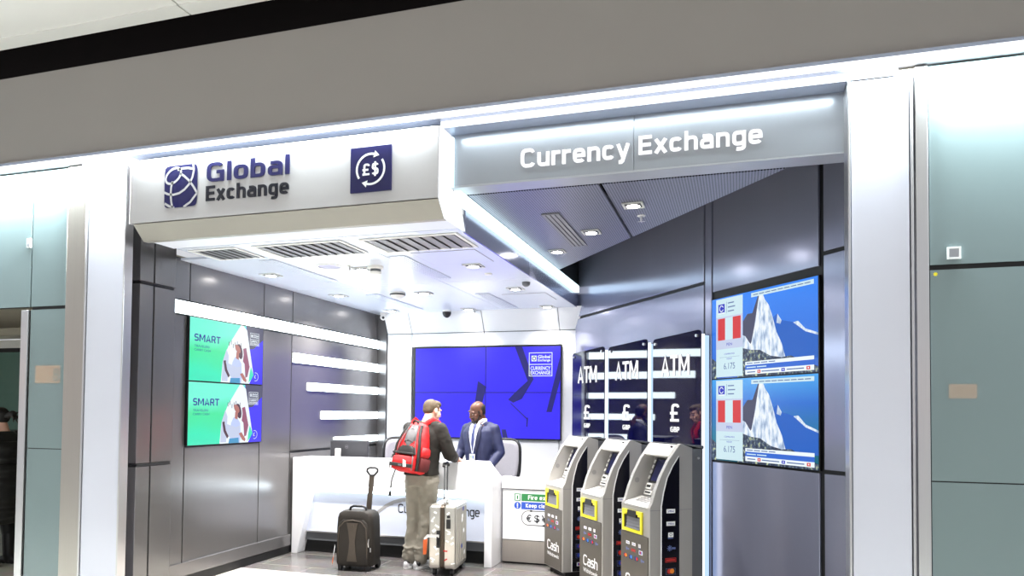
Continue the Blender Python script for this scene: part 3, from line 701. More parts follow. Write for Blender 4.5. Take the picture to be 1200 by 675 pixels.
# two advertising screens on the left wall
def smart_screen(label, z0, logo_dx):
    W_, H_ = 1.085, .592
    t = thing('display_screen', label, 'screen', (-4.886, 5.522, z0), PI / 2, 'advertising screens on the left wall')
    b = MB(M['plastic_k']); b.box(-.004, W_ + .012, -.03, .0, -.004, H_ + .003); b.build('housing', t, bevel=.003)
    y = -.031
    g = MB(EM['green'], EM['white'], EM['blue'], EM['grey'], EM['ink'], EM['skin'], EM['hair'], EM['cloth'], EM['teal'], EM['mint'], EM['pink'], EM['lav'])
    s_ = lambda u, v: (u * W_, v * H_)
    def pl(pts, dy, m): g.flat([s_(u, v) for u, v in pts], y - dy, m)
    pl([(0, 0), (1, 0), (1, 1), (0, 1)], 0, 0)
    pl([(.70, 0), (1, 0), (1, 1), (.74, 1), (.78, .55)], .0005, 2)
    pl([(.745, 1), (1, 1), (1, .80), (.86, .62), (.77, .60)], .0008, 3)
    # picture area: a faceted white shape with two friends looking at a map
    pl([(.40, 0), (.80, 0), (.862, .16), (.755, .93), (.70, 1.0), (.665, 1.0), (.50, .64), (.42, .34)], .001, 1)
    pl([(.41, .02), (.49, .02), (.50, .45), (.47, .56), (.42, .35)], .0013, 11)
    for k in range(7):
        u = .50 + .028 * k; v = .62 + .03 * math.sin(k * 2.1)
        pl([(u, v), (u + .008, v), (u + .008, v + .07), (u, v + .07)], .0015, 3 if k % 3 else 6)
    def oval(cu, cv, ru, rv, dy, m, rot=0, n=18):
        q = []
        for i in range(n):
            a = 2 * PI * i / n; u, v = ru * math.cos(a), rv * math.sin(a) ; r = rad(rot)
            q.append((cu + u * math.cos(r) - v * math.sin(r), cv + u * math.sin(r) + v * math.cos(r)))
        pl(q, dy, m)
    pl([(.56, 0), (.68, 0), (.69, .10), (.68, .34), (.63, .44), (.585, .44), (.55, .34), (.54, .08)], .002, 7)      # blouse
    pl([(.52, 0), (.665, 0), (.66, .09), (.53, .08)], .0023, 8)                                                       # skirt
    pl([(.60, .42), (.64, .40), (.645, .54), (.605, .53)], .0025, 5)                                                  # neck
    oval(.655, .545, .038, .13, .0024, 6, 8)                                                                           # hair
    oval(.625, .585, .034, .075, .0028, 5, 18)                                                                         # face
    pl([(.43, .36), (.46, .37), (.48, .22), (.52, .12), (.50, .08), (.45, .20)], .0028, 6)                             # arm
    pl([(.66, .16), (.70, .18), (.76, .06), (.75, .02), (.71, .05)], .0028, 5)
    pl([(.46, .34), (.55, .30), (.62, .27), (.68, .30), (.66, .12), (.60, .09), (.53, .10), (.49, .20)], .003, 11)     # map
    pl([(.70, .60), (.745, .62), (.765, .50), (.80, .30), (.77, .12), (.74, .10), (.725, .34), (.70, .38), (.71, .5)], .0026, 10)  # friend's long hair
    pl([(.70, .22), (.73, .28), (.745, .12), (.78, .10), (.80, .02), (.70, .02)], .0024, 1)
    pl([(.79, .02), (.83, .08), (.862, .16), (.82, .30), (.80, .16)], .0027, 9)
    strokes(g, 'SMART', .055 * W_, .385 * W_, .63 * H_, .115 * H_, y - .001, 4, .17, .0006)
    g.text('TRAVELERS', .058 * W_, .245 * W_, .535 * H_, .57 * H_, y - .001, 4); g.text('CARRY CASH', .058 * W_, .26 * W_, .475 * H_, .51 * H_, y - .001, 4)
    badge(g, .80 * W_, .94 * W_, (.68 + logo_dx) * H_, (.90 + logo_dx) * H_, y - .001, 1, 3)
    ringarc(g, .895 * W_, .13 * H_, .045, -110, 110, .005, y - .0015, 1)
    g.text('£', .875 * W_, .90 * W_, .105 * H_, .165 * H_, y - .001, 1)
    g.build('picture', t)
smart_screen('upper of the two green advertising screens reading SMART on the left wall', 1.893, 0)
smart_screen('lower of the two green advertising screens reading SMART on the left wall', 1.287, -.02)

# two exchange-rate screens on the angled wall
def rate_screen(label, z0, sky):
    W_, H_ = 1.322, .728
    t = thing('display_screen', label, 'screen', E(-5.64, -.004, z0), DROT, 'exchange rate screens on the angled wall')
    b = MB(M['plastic_k']); b.box(-.004, W_ + .012, -.02, .0, -.004, H_ + .004); b.build('housing', t, bevel=.002)
    y = -.021
    g = MB(EM[sky], EM['rock'], EM['scrub'], EM['grey'], EM['white'], EM['pale'], EM['red'], EM['mid'], EM['txt'], EM['lav'], EM['navy'], EM['teal'], EM['ridge'])
    s_ = lambda u, v: (u * W_, v * H_)
    def pl(pts, dy, m): g.flat([s_(u, v) for u, v in pts], y - dy, m)
    def rc(u0, u1, v0, v1, dy, m): pl([(u0, v0), (u1, v0), (u1, v1), (u0, v1)], dy, m)
    rc(0, 1, 0, 1, 0, 0)
    pl([(.335, .40), (.335, .66), (.38, .74), (.43, .74), (.49, .95), (.52, .93), (.50, .3), (.335, .3)], .0004, 3)          # shaded flank
    pl([(.60, .62), (.66, .68), (.70, .60), (.80, .56), (.90, .46), (1, .40), (1, .15), (.6, .15)], .0003, 12)   # hazy ridge
    pl([(.655, .58), (.665, .68), (.70, .60), (.69, .56)], .0006, 1)
    pl([(.80, .555), (.84, .565), (.90, .47), (1, .41), (1, .385), (.90, .44)], .0006, 1)
    pl([(.37, .27), (.42, .40), (.45, .58), (.475, .78), (.495, .93), (.525, .955), (.55, .87), (.585, .80), (.62, .66), (.655, .48), (.70, .35), (.735, .18), (.60, .15), (.45, .22)], .0008, 1)   # rock tower
    pl([(.29, .42), (.33, .50), (.36, .48), (.40, .40), (.44, .34), (.45, .26), (.29, .26)], .0008, 1)
    pl([(.28, 0), (1, 0), (1, .06), (.88, .13), (.78, .20), (.70, .19), (.60, .22), (.50, .30), (.42, .31), (.34, .34), (.28, .36)], .001, 2)  # scrub
    pl([(0, 0), (.06, 0), (.06, .20), (.0, .26)], .001, 2)
    # rates column
    rc(.05, .335, 0.015, .985, .002, 5); rc(.05, .335, .36, .76, .0024, 9)
    rc(.075, .145, .80, .92, .003, 10); ringarc(g, .11 * W_, .865 * H_, .030, 20, 340, .008, y - .0034, 4); rc(.075, .145, .80, .815, .0036, 4)
    rc(.165, .168, .80, .94, .003, 8)
    for k in range(3): rc(.18, .245 + .012 * (k % 2), .912 - .05 * k, .926 - .05 * k, .003, 8)
    rc(.07, .15, .47, .74, .003, 6); rc(.15, .232, .47, .74, .003, 5); rc(.232, .315, .47, .74, .003, 6)
    g.text('PEN', .165 * W_, .225 * W_, .395 * H_, .43 * H_, y - .003, 10)
    g.text('COMPRAMOS', .14 * W_, .25 * W_, .285 * H_, .305 * H_, y - .003, 10); g.text('WE BUY', .165 * W_, .225 * W_, .225 * H_, .245 * H_, y - .003, 10)
    rc(.09, .30, .255, .258, .003, 8)
    g.text('6.175', .135 * W_, .255 * W_, .11 * H_, .185 * H_, y - .003, 8, bold=.005)
    # banners
    rc(.42, .97, .925, .975, .002, 5); 
    for k in range(9): rc(.44 + .057 * k, .44 + .057 * k + .048, .944, .955, .003, 8)
    rc(.36, .97, .135, .175, .002, 4); 
    for k in range(4): rc(.375 + .07 * k, .375 + .07 * k + .06, .148, .160, .003, 8)
    rc(.36, .97, .08, .135, .002, 7); 
    for k in range(2): rc(.375 + .10 * k, .375 + .10 * k + .09, .10, .113, .003, 5)
    rc(.36, .97, .025, .08, .002, 4)
    for u0 in (.48, .70, .91):
        rc(u0, u0 + .03, .034, .07, .003, 6 if u0 != .70 else 10); rc(u0 + .01, u0 + .02, .045, .06, .0034, 4)
    for u0, u1 in ((.38, .46), (.52, .68), (.745, .89)): rc(u0, u1, .045, .058, .003, 8)
    g.build('picture', t)
rate_screen('upper of two mountain screens with red and white flag and rate 6.175', 1.944, 'sky')
rate_screen('lower of two mountain screens with red and white flag and rate 6.175', 1.205, 'sky2')

# video wall behind the counter
t = thing('video_wall', 'large deep blue video wall of four panels on the white back wall', 'screen', (-3.265, 9.296, 1.26))
for i in range(2):
    for k in range(2):
        x0 = -1.03 + i * 1.04; z0 = .012 + k * .615
        b = MB(EM['blue'], M['plastic_k']); b.box(x0, x0 + 1.036, -.045, 0, z0, z0 + .611, 1); b.rect(x0 + .002, x0 + 1.034, z0 + .002, z0 + .609, -.0455, 0)
        b.build('panel', t)
b = MB(M['plastic_k']); b.box(-1.06, 1.055, -.035, 0, -.004, 1.262); b.build('bezel', t)
b = MB(EM['white'], EM['ink']); badge(b, .615, .935, .84, 1.155, -.0475, 0, 1); b.build('logo', t)
b = MB(EM['black'])
for pts in ([(.42, 1.235), (.52, 1.235), (.68, .80), (.60, .78)], [(1.04, 1.1), (1.045, .8), (.93, .37), (.86, .37)], [(.60, .78), (.68, .80), (.52, .54), (.40, .49), (.33, .53), (.42, .62)],
            [(-.10, .78), (.02, .70), (-.06, .40), (-.12, .25), (-.2, .24), (-.14, .5)], [(.24, .13), (.30, .13), (.33, .015), (.26, .015)],
            [(.36, .48), (.37, .485), (.60, .28), (.59, .27)], [(.59, .29), (.61, .29), (.60, .17), (.585, .17)]):
    b.flat(pts, -.0465)
b.build('dark_pattern', t)  # deeper blue shapes shown across the four panels

# ------------------------------------------------------------------ counter
XA, XB, YC = -4.86, -2.45, 7.20
t = thing('service_counter', 'white currency exchange counter with chamfered right end and lit front panel', 'counter', (-3.65, YC, 0))
ox = 3.65
b = MB(M['white'])
out = [(XA + ox, 0), (-4.79 + ox, 0), (-4.60 + ox, .785), (-2.535 + ox, .785), (-2.535 + ox, 0), (XB + ox, 0), (XB + ox, .90), (-2.60 + ox, 1.085), (XA + ox, 1.085)]
# frame outline (a bridge: two legs, deep top beam, chamfered corner)
b.prism(out, 0, .36, 'y')
b.build('body', t, bevel=.006)
b = MB(M['white']); b.prism([(-2.535 + ox, 0), (XB + ox, 0), (XB + ox, .90), (-2.535 + ox, .90)], .36, .70, 'y'); b.box(XA + ox, -2.55 + ox, .36, .60, .72, .76); b.build('worktop', t)
b = MB(mat('counter_front', rgb(226, 232, 250), .25, var=.02)); b.add([(-4.78 + ox, .10, .25), (-2.535 + ox, .10, .25), (-2.535 + ox, .10, .70), (-4.63 + ox, .10, .70), (-4.78 + ox, .13, .25), (-2.535 + ox, .13, .25), (-2.535 + ox, .13, .70), (-4.63 + ox, .13, .70)],
    [(0, 1, 2, 3), (7, 6, 5, 4), (0, 4, 5, 1), (1, 5, 6, 2), (2, 6, 7, 3), (3, 7, 4, 0)]); fp = b.build('front_panel', t)
MB(M['led']).add([(-4.615 + ox, .045, .783), (-2.537 + ox, .045, .783), (-2.537 + ox, .10, .70), (-4.63 + ox, .10, .70)], [(3, 2, 1, 0)]).build('light_strip', t)
MB(M['steel']).box(-4.785 + ox, -2.535 + ox, .09, .13, .236, .25).build('rail', t)
b = MB(M['black'], M['grey_pl']); b.box(-4.80 + ox, -2.535 + ox, .16, .20, 0, .236, 0).box(-4.80 + ox, -2.535 + ox, .12, .16, .14, .236, 1); b.build('plinth', t)
b = MB(M['navy2']); strokes(b, 'Currency Exchange', -3.575 + ox, -2.622 + ox, .505, .10, .0995, 0, .13, .002); b.build('lettering', t)
b = MB(mat('swoosh_grey', rgb(176, 174, 176), .35, .2, var=.03), mat('swoosh_pale', rgb(218, 222, 238), .3, var=.02))
cv = [(-4.02, .30), (-3.95, .375), (-3.88, .45), (-3.80, .525), (-3.72, .585), (-3.63, .63), (-3.53, .66), (-3.40, .675), (-3.2, .68)]
for (xa, za), (xb, zb) in zip(cv[:-1], cv[1:]): b.add([(xa + ox, .0975, za - .03), (xb + ox, .0975, zb - .035), (xb + ox - .01, .0975, zb + .006), (xa + ox - .01, .0975, za + .006)], [(0, 1, 2, 3)], 0)
b.build('swoosh', t)
# counter flap with fire exit notices
t = thing('counter_gate', 'low white panel gate with fire exit notices between counter and cash machines', 'gate', (-2.0, 7.50, 0))
MB(M['white_wall']).box(-.43, .14, 0, .03, .255, .79).build('panel', t, bevel=.003)
MB(M['champ']).box(-.43, .14, -.005, .03, .02, .25).build('kick_plate', t)
MB(M['white']).box(-.44, .15, -.02, .30, .80, .90).build('ledge', t, bevel=.006)
MB(M['black']).box(-.44, .14, .03, .05, 0, .80).build('backing', t)
gm = mat('notice_green', rgb(44, 130, 70), .4, var=.05); bm_ = mat('notice_blue', rgb(44, 84, 190), .4, var=.05)
b = MB(gm, bm_, M['whitepaint']); y = -.002
b.rect(-.22, .12, .672, .75, y, 0); b.rect(-.22, .12, .585, .662, y, 1)
strokes(b, 'Fire exit', -.145, .085, .690, .045, y - .0005, 2, .17, .0006); strokes(b, 'Keep clear', -.17, .095, .605, .042, y - .0005, 2, .17, .0006)
b.rect(-.298, -.228, .672, .75, y, 0); b.rect(-.288, -.238, .682, .74, y - .001, 2); b.rect(-.272, -.254, .69, .73, y - .002, 0)
ringarc(b, -.263, .623, .038, 0, 360, .037, y, 1); b.rect(-.269, -.257, .612, .648, y - .001, 2); b.rect(-.269, -.257, .596, .607, y - .001, 2)
b.build('notice', t)
b = MB(M['navy2'])
for xx, ch in ((-.165, '€'), (-.075, '$'), (.005, '¥')): b.text(ch, xx, xx + .058, .455, .53, y, 0, bold=.015)
def band(b, x0, x1, z0, z1, y, m=0):
    b.rect(x0, x1, z0, z1, y, m)
band(b, -.14, .05, .566, .573, y); band(b, -.14, .05, .415, .422, y); ringarc(b, -.14, .494, .079, 90, 270, .007, y); ringarc(b, .05, .494, .079, -90, 90, .007, y)
b.add([(-.12, y, .557), (-.08, y, .5695), (-.12, y, .582)], [(0, 1, 2)]); b.add([(-.0, y, .4185), (.04, y, .406), (.04, y, .431)], [(0, 1, 2)])
b.build('currency_symbols', t)
# monitor and small stand behind the counter
t = thing('monitor', 'dark grey computer monitor seen from behind on the counter', 'monitor', (-4.41, 7.68, .76))
b = MB(M['plastic_k'], mat('monitor_grey', rgb(56, 56, 60), .5, var=.05), M['grille']); b.box(-.255, .245, 0, .03, .19, .515, 1); b.box(-.25, .24, -.012, 0, .20, .505, 1); b.build('housing', t, bevel=.006)
b = MB(M['grille']); ringarc(b, -.03, .435, .022, 0, 360, .003, -.0135); b.rect(-.040, -.020, .431, .439, -.0135); b.build('logo', t)
b = MB(M['grey_pl']); b.box(-.03, .03, -.005, .02, .01, .25); b.box(-.12, .12, -.08, .12, 0, .012); b.build('stand', t, bevel=.004)
t = thing('card_stand', 'slim white upright holder on the counter beside the monitor', 'holder', (-4.50, 7.575, .76))
MB(M['plastic_w']).box(-.10, -.0, -.045, .03, 0, .012).build('base', t, bevel=.004); MB(M['plastic_w']).box(-.03, .03, -.02, .02, .012, .42).build('post', t, bevel=.008)
# office chairs
def office_chair(label, loc, rz):
    t = thing('office_chair', label, 'chair', loc, rz, 'office chairs behind the counter')
    fr = []
    w, h = .225, .54
    for i in range(36):
        a = 2 * PI * i / 36; c, s_ = math.cos(a), math.sin(a)
        x = w * math.copysign(abs(c) ** .45, c) * (1.0 - .12 * max(0, -s_)); z = .95 + h / 2 * math.copysign(abs(s_) ** .45, s_)
        fr.append((x, .22 - .05 * (x / w) ** 2 + .06 * (z - .95), z + .06))
    MB(M['plastic_k']).tube(fr, .022, 8, closed=True).build('back_frame', t, smooth=60)
    mesh_m = mat('chair_mesh', rgb(150, 148, 156), .7, var=.15, scale=120)
    b = MB(mesh_m); vs = []; N = 10
    for k in range(N + 1):
        for i in range(N + 1):
            u, v = -1 + 2 * i / N, -1 + 2 * k / N
            r = (abs(u) ** 5 + abs(v) ** 5) ** .2 if (u or v) else 1; q = max(abs(u), abs(v)); f_ = q / r if r > 0 else 1
            x, z = u * f_ * w * .96 * (1 - .12 * max(0, -v)), 1.01 + v * f_ * h / 2 * .96
            vs.append((x, .205 - .05 * (x / w) ** 2 + .06 * (z - 1.01), z))
    b.add(vs, [(r_ * (N + 1) + c, r_ * (N + 1) + c + 1, (r_ + 1) * (N + 1) + c + 1, (r_ + 1) * (N + 1) + c) for r_ in range(N) for c in range(N)])
    bo = b.build('back_mesh', t, smooth=80); so = bo.modifiers.new('s', 'SOLIDIFY'); so.thickness = .01
    MB(M['plastic_k']).box(-.25, .25, -.26, .22, .46, .53).build('seat', t, bevel=.03, seg=3)
    b = MB(M['plastic_k']); b.tube([(0, .12, .46), (0, .26, .52), (0, .27, .70), (0, .235, .80)], .03, 8); b.cyl((0, 0, .46), (0, 0, .12), .03); b.build('stem', t, smooth=50)
    for sx in (-1, 1):
        MB(M['plastic_k']).tube([(sx * .22, .1, .48), (sx * .29, .1, .52), (sx * .29, .08, .70)], .016, 8).box(sx * .29 - .035, sx * .29 + .035, -.1, .13, .70, .725).build('armrest', t, smooth=50)
    b = MB(M['plastic_k'])
    for k in range(5):
        a = 2 * PI * k / 5 + .3; b.tube([(0, 0, .12), (.29 * math.cos(a), .29 * math.sin(a), .07)], [.028, .016], 8)
    b.build('base', t, smooth=50)
    for k in range(5):
        a = 2 * PI * k / 5 + .3; MB(M['plastic_k']).cyl((.29 * math.cos(a) - .02 * math.sin(a), .29 * math.sin(a) + .02 * math.cos(a), .028), (.29 * math.cos(a) + .02 * math.sin(a), .29 * math.sin(a) - .02 * math.cos(a), .028), .028).build('caster', t, smooth=50)
office_chair('grey mesh office chair behind the clerk, in front of the white wall', (-2.80, 8.5, 0), rad(8))
office_chair('grey mesh office chair mostly hidden behind the red backpack', (-4.02, 8.35, 0), rad(35))
small('wall_sensor', 'small white square sensor plate on the right glass cladding', 'sensor', (1.18, YG, 2.555), [('frame', (lambda b: (frame4(b, -.035, .035, -.035, .035, -.012, 0, .01), b)[1])(MB(M['whitepaint']))), ('plate', MB(M['silver']).box(-.025, .025, -.006, 0, -.025, .025))])
# ------------------------------------------------------------------ ATM sign panels on the angled wall
def rrect(x0, x1, z0, z1, r, n=5):
    o = []
    for cx, cz, a0 in ((x1 - r, z1 - r, 0), (x0 + r, z1 - r, 90), (x0 + r, z0 + r, 180), (x1 - r, z0 + r, 270)):
        for i in range(n + 1): a = rad(a0 + 90 * i / n); o.append((cx + r * math.cos(a), cz + r * math.sin(a)))
    return o
SW = .69
def atm_sign(sr, label):
    t = thing('atm_sign', label, 'sign', E(sr, -.145, 0), DROT + rad(7.3), 'glossy black cash machine signs on the angled wall')
    MB(M['gloss']).prism([(-SW + .03, .03), (0, .03), (0, 2.365), (-.006, 2.385), (-.02, 2.395), (-.04, 2.397), (-SW + .035, 2.362), (-SW + .012, 2.354), (-SW, 2.33), (-SW, .03)], 0, .012, 'y').build('panel', t)
    b = MB(M['plastic_k']); b.prism([(-SW + .03, .012), (-.03, .012), (-.03, .12), (-SW + .06, .21)], .0, 2.34, 'z'); b.build('box', t)
    MB(M['led_trim']).box(-.03, -.012, .014, .060, .03, 2.36).build('lit_edge', t)
    MB(M['led_blue']).box(-.03, -.018, .060, .118, .03, 2.35).build('lit_edge', t)
    b = MB(M['letter']); o = -SW; strokes(b, 'ATM', o + .13, o + .54, 1.985, .20, -.001, 0, .155, .004); b.build('lettering', t)
    b = MB(M['letter']); strokes(b, '£', o + .268, o + .398, 1.545, .172, -.001, 0, .15, .004); strokes(b, 'GBP', o + .27, o + .40, 1.445, .052, -.001, 0, .2, .003)
    b.build('currency_mark', t)
    for x, z in ((-SW + .04, 2.31), (-.05, 2.345)):
        MB(M['steel']).cyl((x, -.014, z), (x, 0, z), .014, seg=14).build('standoff', t, smooth=40)
    return t
atm_sign(-7.55, 'black glass sign reading ATM and pound GBP, nearest the blue video wall')
atm_sign(-6.59, 'black glass sign reading ATM and pound GBP, middle one between two white lit edges')
atm_sign(-5.645, 'black glass sign reading ATM and pound GBP, nearest the mountain screens')

# ------------------------------------------------------------------ cash machines
M['atm'] = mat('atm_silver', rgb(172, 169, 165), .38, .25, var=.03, scale=6)
M['atm2'] = mat('atm_grey', rgb(150, 148, 146), .4, .3, var=.03, scale=6)
M['atmk'] = mat('atm_olive_grey', rgb(86, 81, 74), .45, var=.04, scale=5)
M['atmb'] = mat('atm_side_navy', rgb(7, 7, 22), .15, var=.05)
M['yel'] = mat('slot_yellow', rgb(238, 226, 46), .4, var=.03)
LOGO = dict(w=M['whitepaint'], b=mat('card_blue', rgb(30, 50, 150), .4, var=.02), r=mat('card_red', rgb(200, 40, 36), .4, var=.02), o=mat('card_orange', rgb(240, 140, 30), .4, var=.02), g=mat('card_grey_blue', rgb(96, 110, 160), .4, var=.02), k=M['black'], c=mat('card_light_blue', rgb(60, 130, 210), .4, var=.02))
LK = list(LOGO); LI = {k: i for i, k in enumerate(LK)}
def card_logo(b, kind, cx, cz, w, y):
    h = w * .42; L = {k: i + b.off for k, i in LI.items()}
    def r_(x0, x1, z0, z1, m, d=0): b.rect(cx + x0 * w, cx + x1 * w, cz + z0 * h, cz + z1 * h, y - d, L[m])
    if kind == 'visa': r_(-.5, .5, -.5, .5, 'w'); strokes(b, 'VISA', cx - .36 * w, cx + .36 * w, cz - .22 * h, .44 * h, y - .0006, L['b'], .2, .0003)
    elif kind == 'plus': r_(-.3, .3, -.55, .55, 'w'); ringarc(b, cx, cz + .05 * h, w * .16, 0, 360, w * .06, y - .0006, L['k'], 14); r_(-.3, .3, -.9, -.7, 'g')
    elif kind == 'star':
        for a in (0, 90, 45, 135): 
            u, v = math.cos(rad(a)) * w * .3, math.sin(rad(a)) * w * .3; px, pz = -math.sin(rad(a)) * w * .04, math.cos(rad(a)) * w * .04
            b.flat([(cx - .12 * w - u + px, cz - v + pz), (cx - .12 * w - u - px, cz - v - pz), (cx - .12 * w + u - px, cz + v - pz), (cx - .12 * w + u + px, cz + v + pz)], y - .0002 * a / 45, L['g'])
        r_(.1, .55, -.3, .2, 'g')
    elif kind == 'redbar': r_(-.62, .62, -.5, .5, 'r'); r_(-.56, .56, -.38, .38, 'k', .0004); r_(-.5, .5, -.2, .2, 'r', .0008)
    elif kind in ('mc', 'mae', 'cir'):
        a, c = {'mc': ('r', 'o'), 'mae': ('b', 'r'), 'cir': ('b', 'c')}[kind]
        r_(-.55, .55, -.75, .75, 'g'); r_(-.52, .52, -.7, .7, 'k', .0003)
        ringarc(b, cx - .15 * w, cz + .08 * h, .25 * w, 0, 360, .249 * w, y - .0006, L[a], 16); ringarc(b, cx + .15 * w, cz + .08 * h, .25 * w, 0, 360, .249 * w, y - .0009, L[c], 16)
    elif kind == 'jcb': r_(-.4, .4, -.55, .55, 'w'); r_(-.3, -.1, -.4, .4, 'b', .0004); r_(-.1, .1, -.4, .4, 'r', .0004); r_(.1, .3, -.4, .4, 'c', .0004)
ATM_W = .45
def atm(s0, label):
    t = thing('cash_machine', label, 'cash machine', E(s0, -1.115, 0), DROT, 'cash machines in front of the black signs')
    W_ = ATM_W
    cheek = [(0, .885), (.008, .905), (.022, .926), (.051, 1.02), (.099, 1.134), (.166, 1.253), (.262, 1.376), (.275, 1.384), (.31, 1.375), (.385, 1.352)]
    # body: two curved cheeks joined by the base and the rear
    b = MB(M['atm'])
    for x0 in (0, W_ - .042): b.prism(cheek + [(.385, .055), (0, .055)], x0, x0 + .042, 'x')
    b.box(.042, W_ - .042, 0.002, .385, .055, .88); b.box(.042, W_ - .042, .33, .385, .88, 1.352)
    b.build('cabinet', t, bevel=.004)
    # hood
    b = MB(M['plastic_w']); b.prism([(.258, 1.374), (.19, 1.288), (.21, 1.275), (.33, 1.26), (.34, 1.372)], .042, W_ - .042, 'x'); ho = b.build('hood', t, bevel=.003)
    b = MB(M['plastic_k']); b.box(W_ - .085, W_ - .062, .235, .245, 1.352, 1.366)
    for i in range(5): b.box(.12 + i * .05, .128 + i * .05, .2195, .226, 1.322, 1.327)
    b.build('camera', ho)
    # slanted console with the screen
    MB(M['atm2']).prism([(.16, .935), (.30, 1.262), (.33, 1.262), (.33, .90), (.16, .90)], .042, W_ - .042, 'x').build('console', t)
    def onslope(u, x0, x1, u1, th, b, m=0):
        y0, z0 = .16 + .14 * u, .935 + .327 * u; y1, z1 = .16 + .14 * u1, .935 + .327 * u1; ny, nz = -.919 * th, .394 * th
        v = [(x, y, z) for (y, z) in ((y0, z0), (y1, z1)) for x in (x0, x1)]; v2 = [(x, y + ny, z + nz) for x, y, z in v]
        b.add(v + v2, [(4, 5, 7, 6), (0, 4, 6, 2), (1, 3, 7, 5), (2, 6, 7, 3), (0, 1, 5, 4)], m)
    b = MB(M['plastic_k'], mat('atm_screen_face', rgb(18, 24, 70), .1, var=.02)); onslope(.36, .085, W_ - .085, .97, .006, b, 0); onslope(.40, .11, W_ - .11, .93, .008, b, 1); sc = b.build('screen', t)
    for x in (.062, W_ - .078):
        b = MB(M['plastic_w'])
        for k in range(4): onslope(.44 + k * .13, x, x + .016, .52 + k * .13, .01, b)
        b.build('function_keys', t)
    b = MB(M['plastic_w'], M['plastic_k']); onslope(.19, .09, .17, .33, .018, b, 0); onslope(.23, .10, .16, .29, .020, b, 1); b.build('card_reader', t, bevel=.002)
    b = MB(M['plastic_w'], M['plastic_k']); onslope(.06, .09, .20, .16, .014, b, 0); onslope(.09, .10, .19, .13, .016, b, 1); onslope(.06, .26, .36, .2, .012, b, 0); b.build('receipt_slot', t, bevel=.002)
    # keypad shelf
    MB(M['plastic_w']).prism([(.0, .884), (.018, .905), (.18, .945), (.18, .88)], .044, W_ - .044, 'x').build('shelf', t, bevel=.002)
    b = MB(M['steel'])
    for i in range(4):
        for k in range(4):
            x, y = .13 + i * .048, .05 + k * .028; z = .906 + (y - .018) * .247
            b.box(x, x + .034, y, y + .019, z, z + .007)
    b.build('keypad', t, bevel=.001, seg=1)
    MB(M['atm2']).cyl((.0435, .12, 1.07), (.046, .12, 1.07), .022).build('side_badge', t)
    # front: cash slot in a yellow frame, printed panel
    b = MB(M['yel']); frame4(b, .032, .345, .668, .842, -.012, .002, .026); b.box(.058, .095, -.012, .002, .80, .816); b.box(.282, .319, -.012, .002, .80, .816); b.build('slot_frame', t, bevel=.002)
    b = MB(M['plastic_k'], mat('shutter_grey', rgb(112, 112, 116), .5, .3, var=.1)); b.box(.058, .319, -.002, .001, .694, .816, 0)
    for k in range(4): b.prism([(-.004 - .004 * (3 - k), .70 + k * .022), (-.002, .72 + k * .022), (0, .70 + k * .022)], .10, .315, 'x', 1)
    b.box(.12, .26, -.013, 0, .79, .842, 0); b.build('cash_slot', t)
    LET = MB(M['whitepaint'])
    b = MB(M['atmk'], *LOGO.values()); b.off = 1; b.box(.006, W_ - .02, -.006, .002, .065, .66)
    for k, x in enumerate((.12, .215, .305)): card_logo(b, ('visa', 'visa', 'plus')[k], x, .575, .058, -.0065)
    for k, x in enumerate((.11, .21, .325)): card_logo(b, ('star', 'redbar', 'jcb')[k], x, .525, .07 if k == 2 else .056, -.0065)
    for k, x in enumerate((.085, .17, .26, .345)): card_logo(b, ('mc', 'cir', 'mae', 'star')[k], x, .465, .058, -.0065)
    pn = b.build('front_panel', t)
    b = LET; strokes(b, 'Cash', .085, .37, .235, .095, -.0065, 0, .13, .001); b.build('lettering', pn)
    b = MB(M['whitepaint']); b.text('Withdrawals', .085, .37, .175, .212, -.007, 0, bold=.01); b.build('lettering', pn)
    # right side: navy panel with a white edge line, card signs
    side = [(.104, .06), (.104, .90), (.122, 1.0), (.156, 1.12), (.205, 1.21), (.262, 1.29), (.262, .06)]
    sp_ = MB(M['atmb'], M['whitepaint'], *LOGO.values()); sp_.off = 2; sp_.prism(side, W_, W_ + .004, 'x', 0)
    for (ya, za), (yb, zb) in zip(side[:5], side[1:6]): sp_.add([(W_ + .0045, ya - .012, za), (W_ + .0045, ya, za), (W_ + .0045, yb, zb), (W_ + .0045, yb - .012, zb)], [(0, 1, 2, 3)], 1)
    b = sp_; b.M = Matrix.Translation((W_ + .0045, 0, 0)) @ Matrix.Rotation(PI / 2, 4, 'Z')
    for kind, z in zip(('visa', 'visa', 'plus', 'star', 'redbar', 'mc', 'mae', 'cir', 'jcb', 'mc'), (.862, .765, .678, .575, .483, .395, .305, .215, .13, .085)):
        if z != .085: card_logo(b, kind, .184, z, .078, -.0005)
    b.build('side_panel', t)
    b = MB(M['grille']); b.box(-.0008, W_ + .0008, .001, .386, .868, .872); b.build('seam', t)
    # rear service housing
    MB(M['grey_pl']).box(.01, W_ - .005, .385, .485, .05, 1.345).build('rear_housing', t, bevel=.004)
    MB(M['grey_pl']).prism([(.30, 1.378), (.30, 1.384), (.49, 1.368), (.49, 1.343)], .0, W_ + .001, 'x').build('top_cover', t, bevel=.003)
    b = MB(M['steel']); b.cyl((W_ - .005, .44, 1.27), (W_ + .004, .44, 1.27), .01).cyl((W_ - .005, .44, .12), (W_ + .004, .44, .12), .01); b.build('lock', t)
    MB(M['plastic_k']).box(.03, W_ - .04, .05, .47, 0, .055).build('plinth', t)
    return t
a0 = atm(-6.99, 'silver cash machine with yellow slot, furthest back, beside the fire exit notices')
dup(a0, E(-6.147, -1.115, 0), 'silver cash machine with yellow slot, standing between the two others')
dup(a0, E(-5.36, -1.115, 0), 'silver cash machine with yellow slot, closest to the mountain screens')

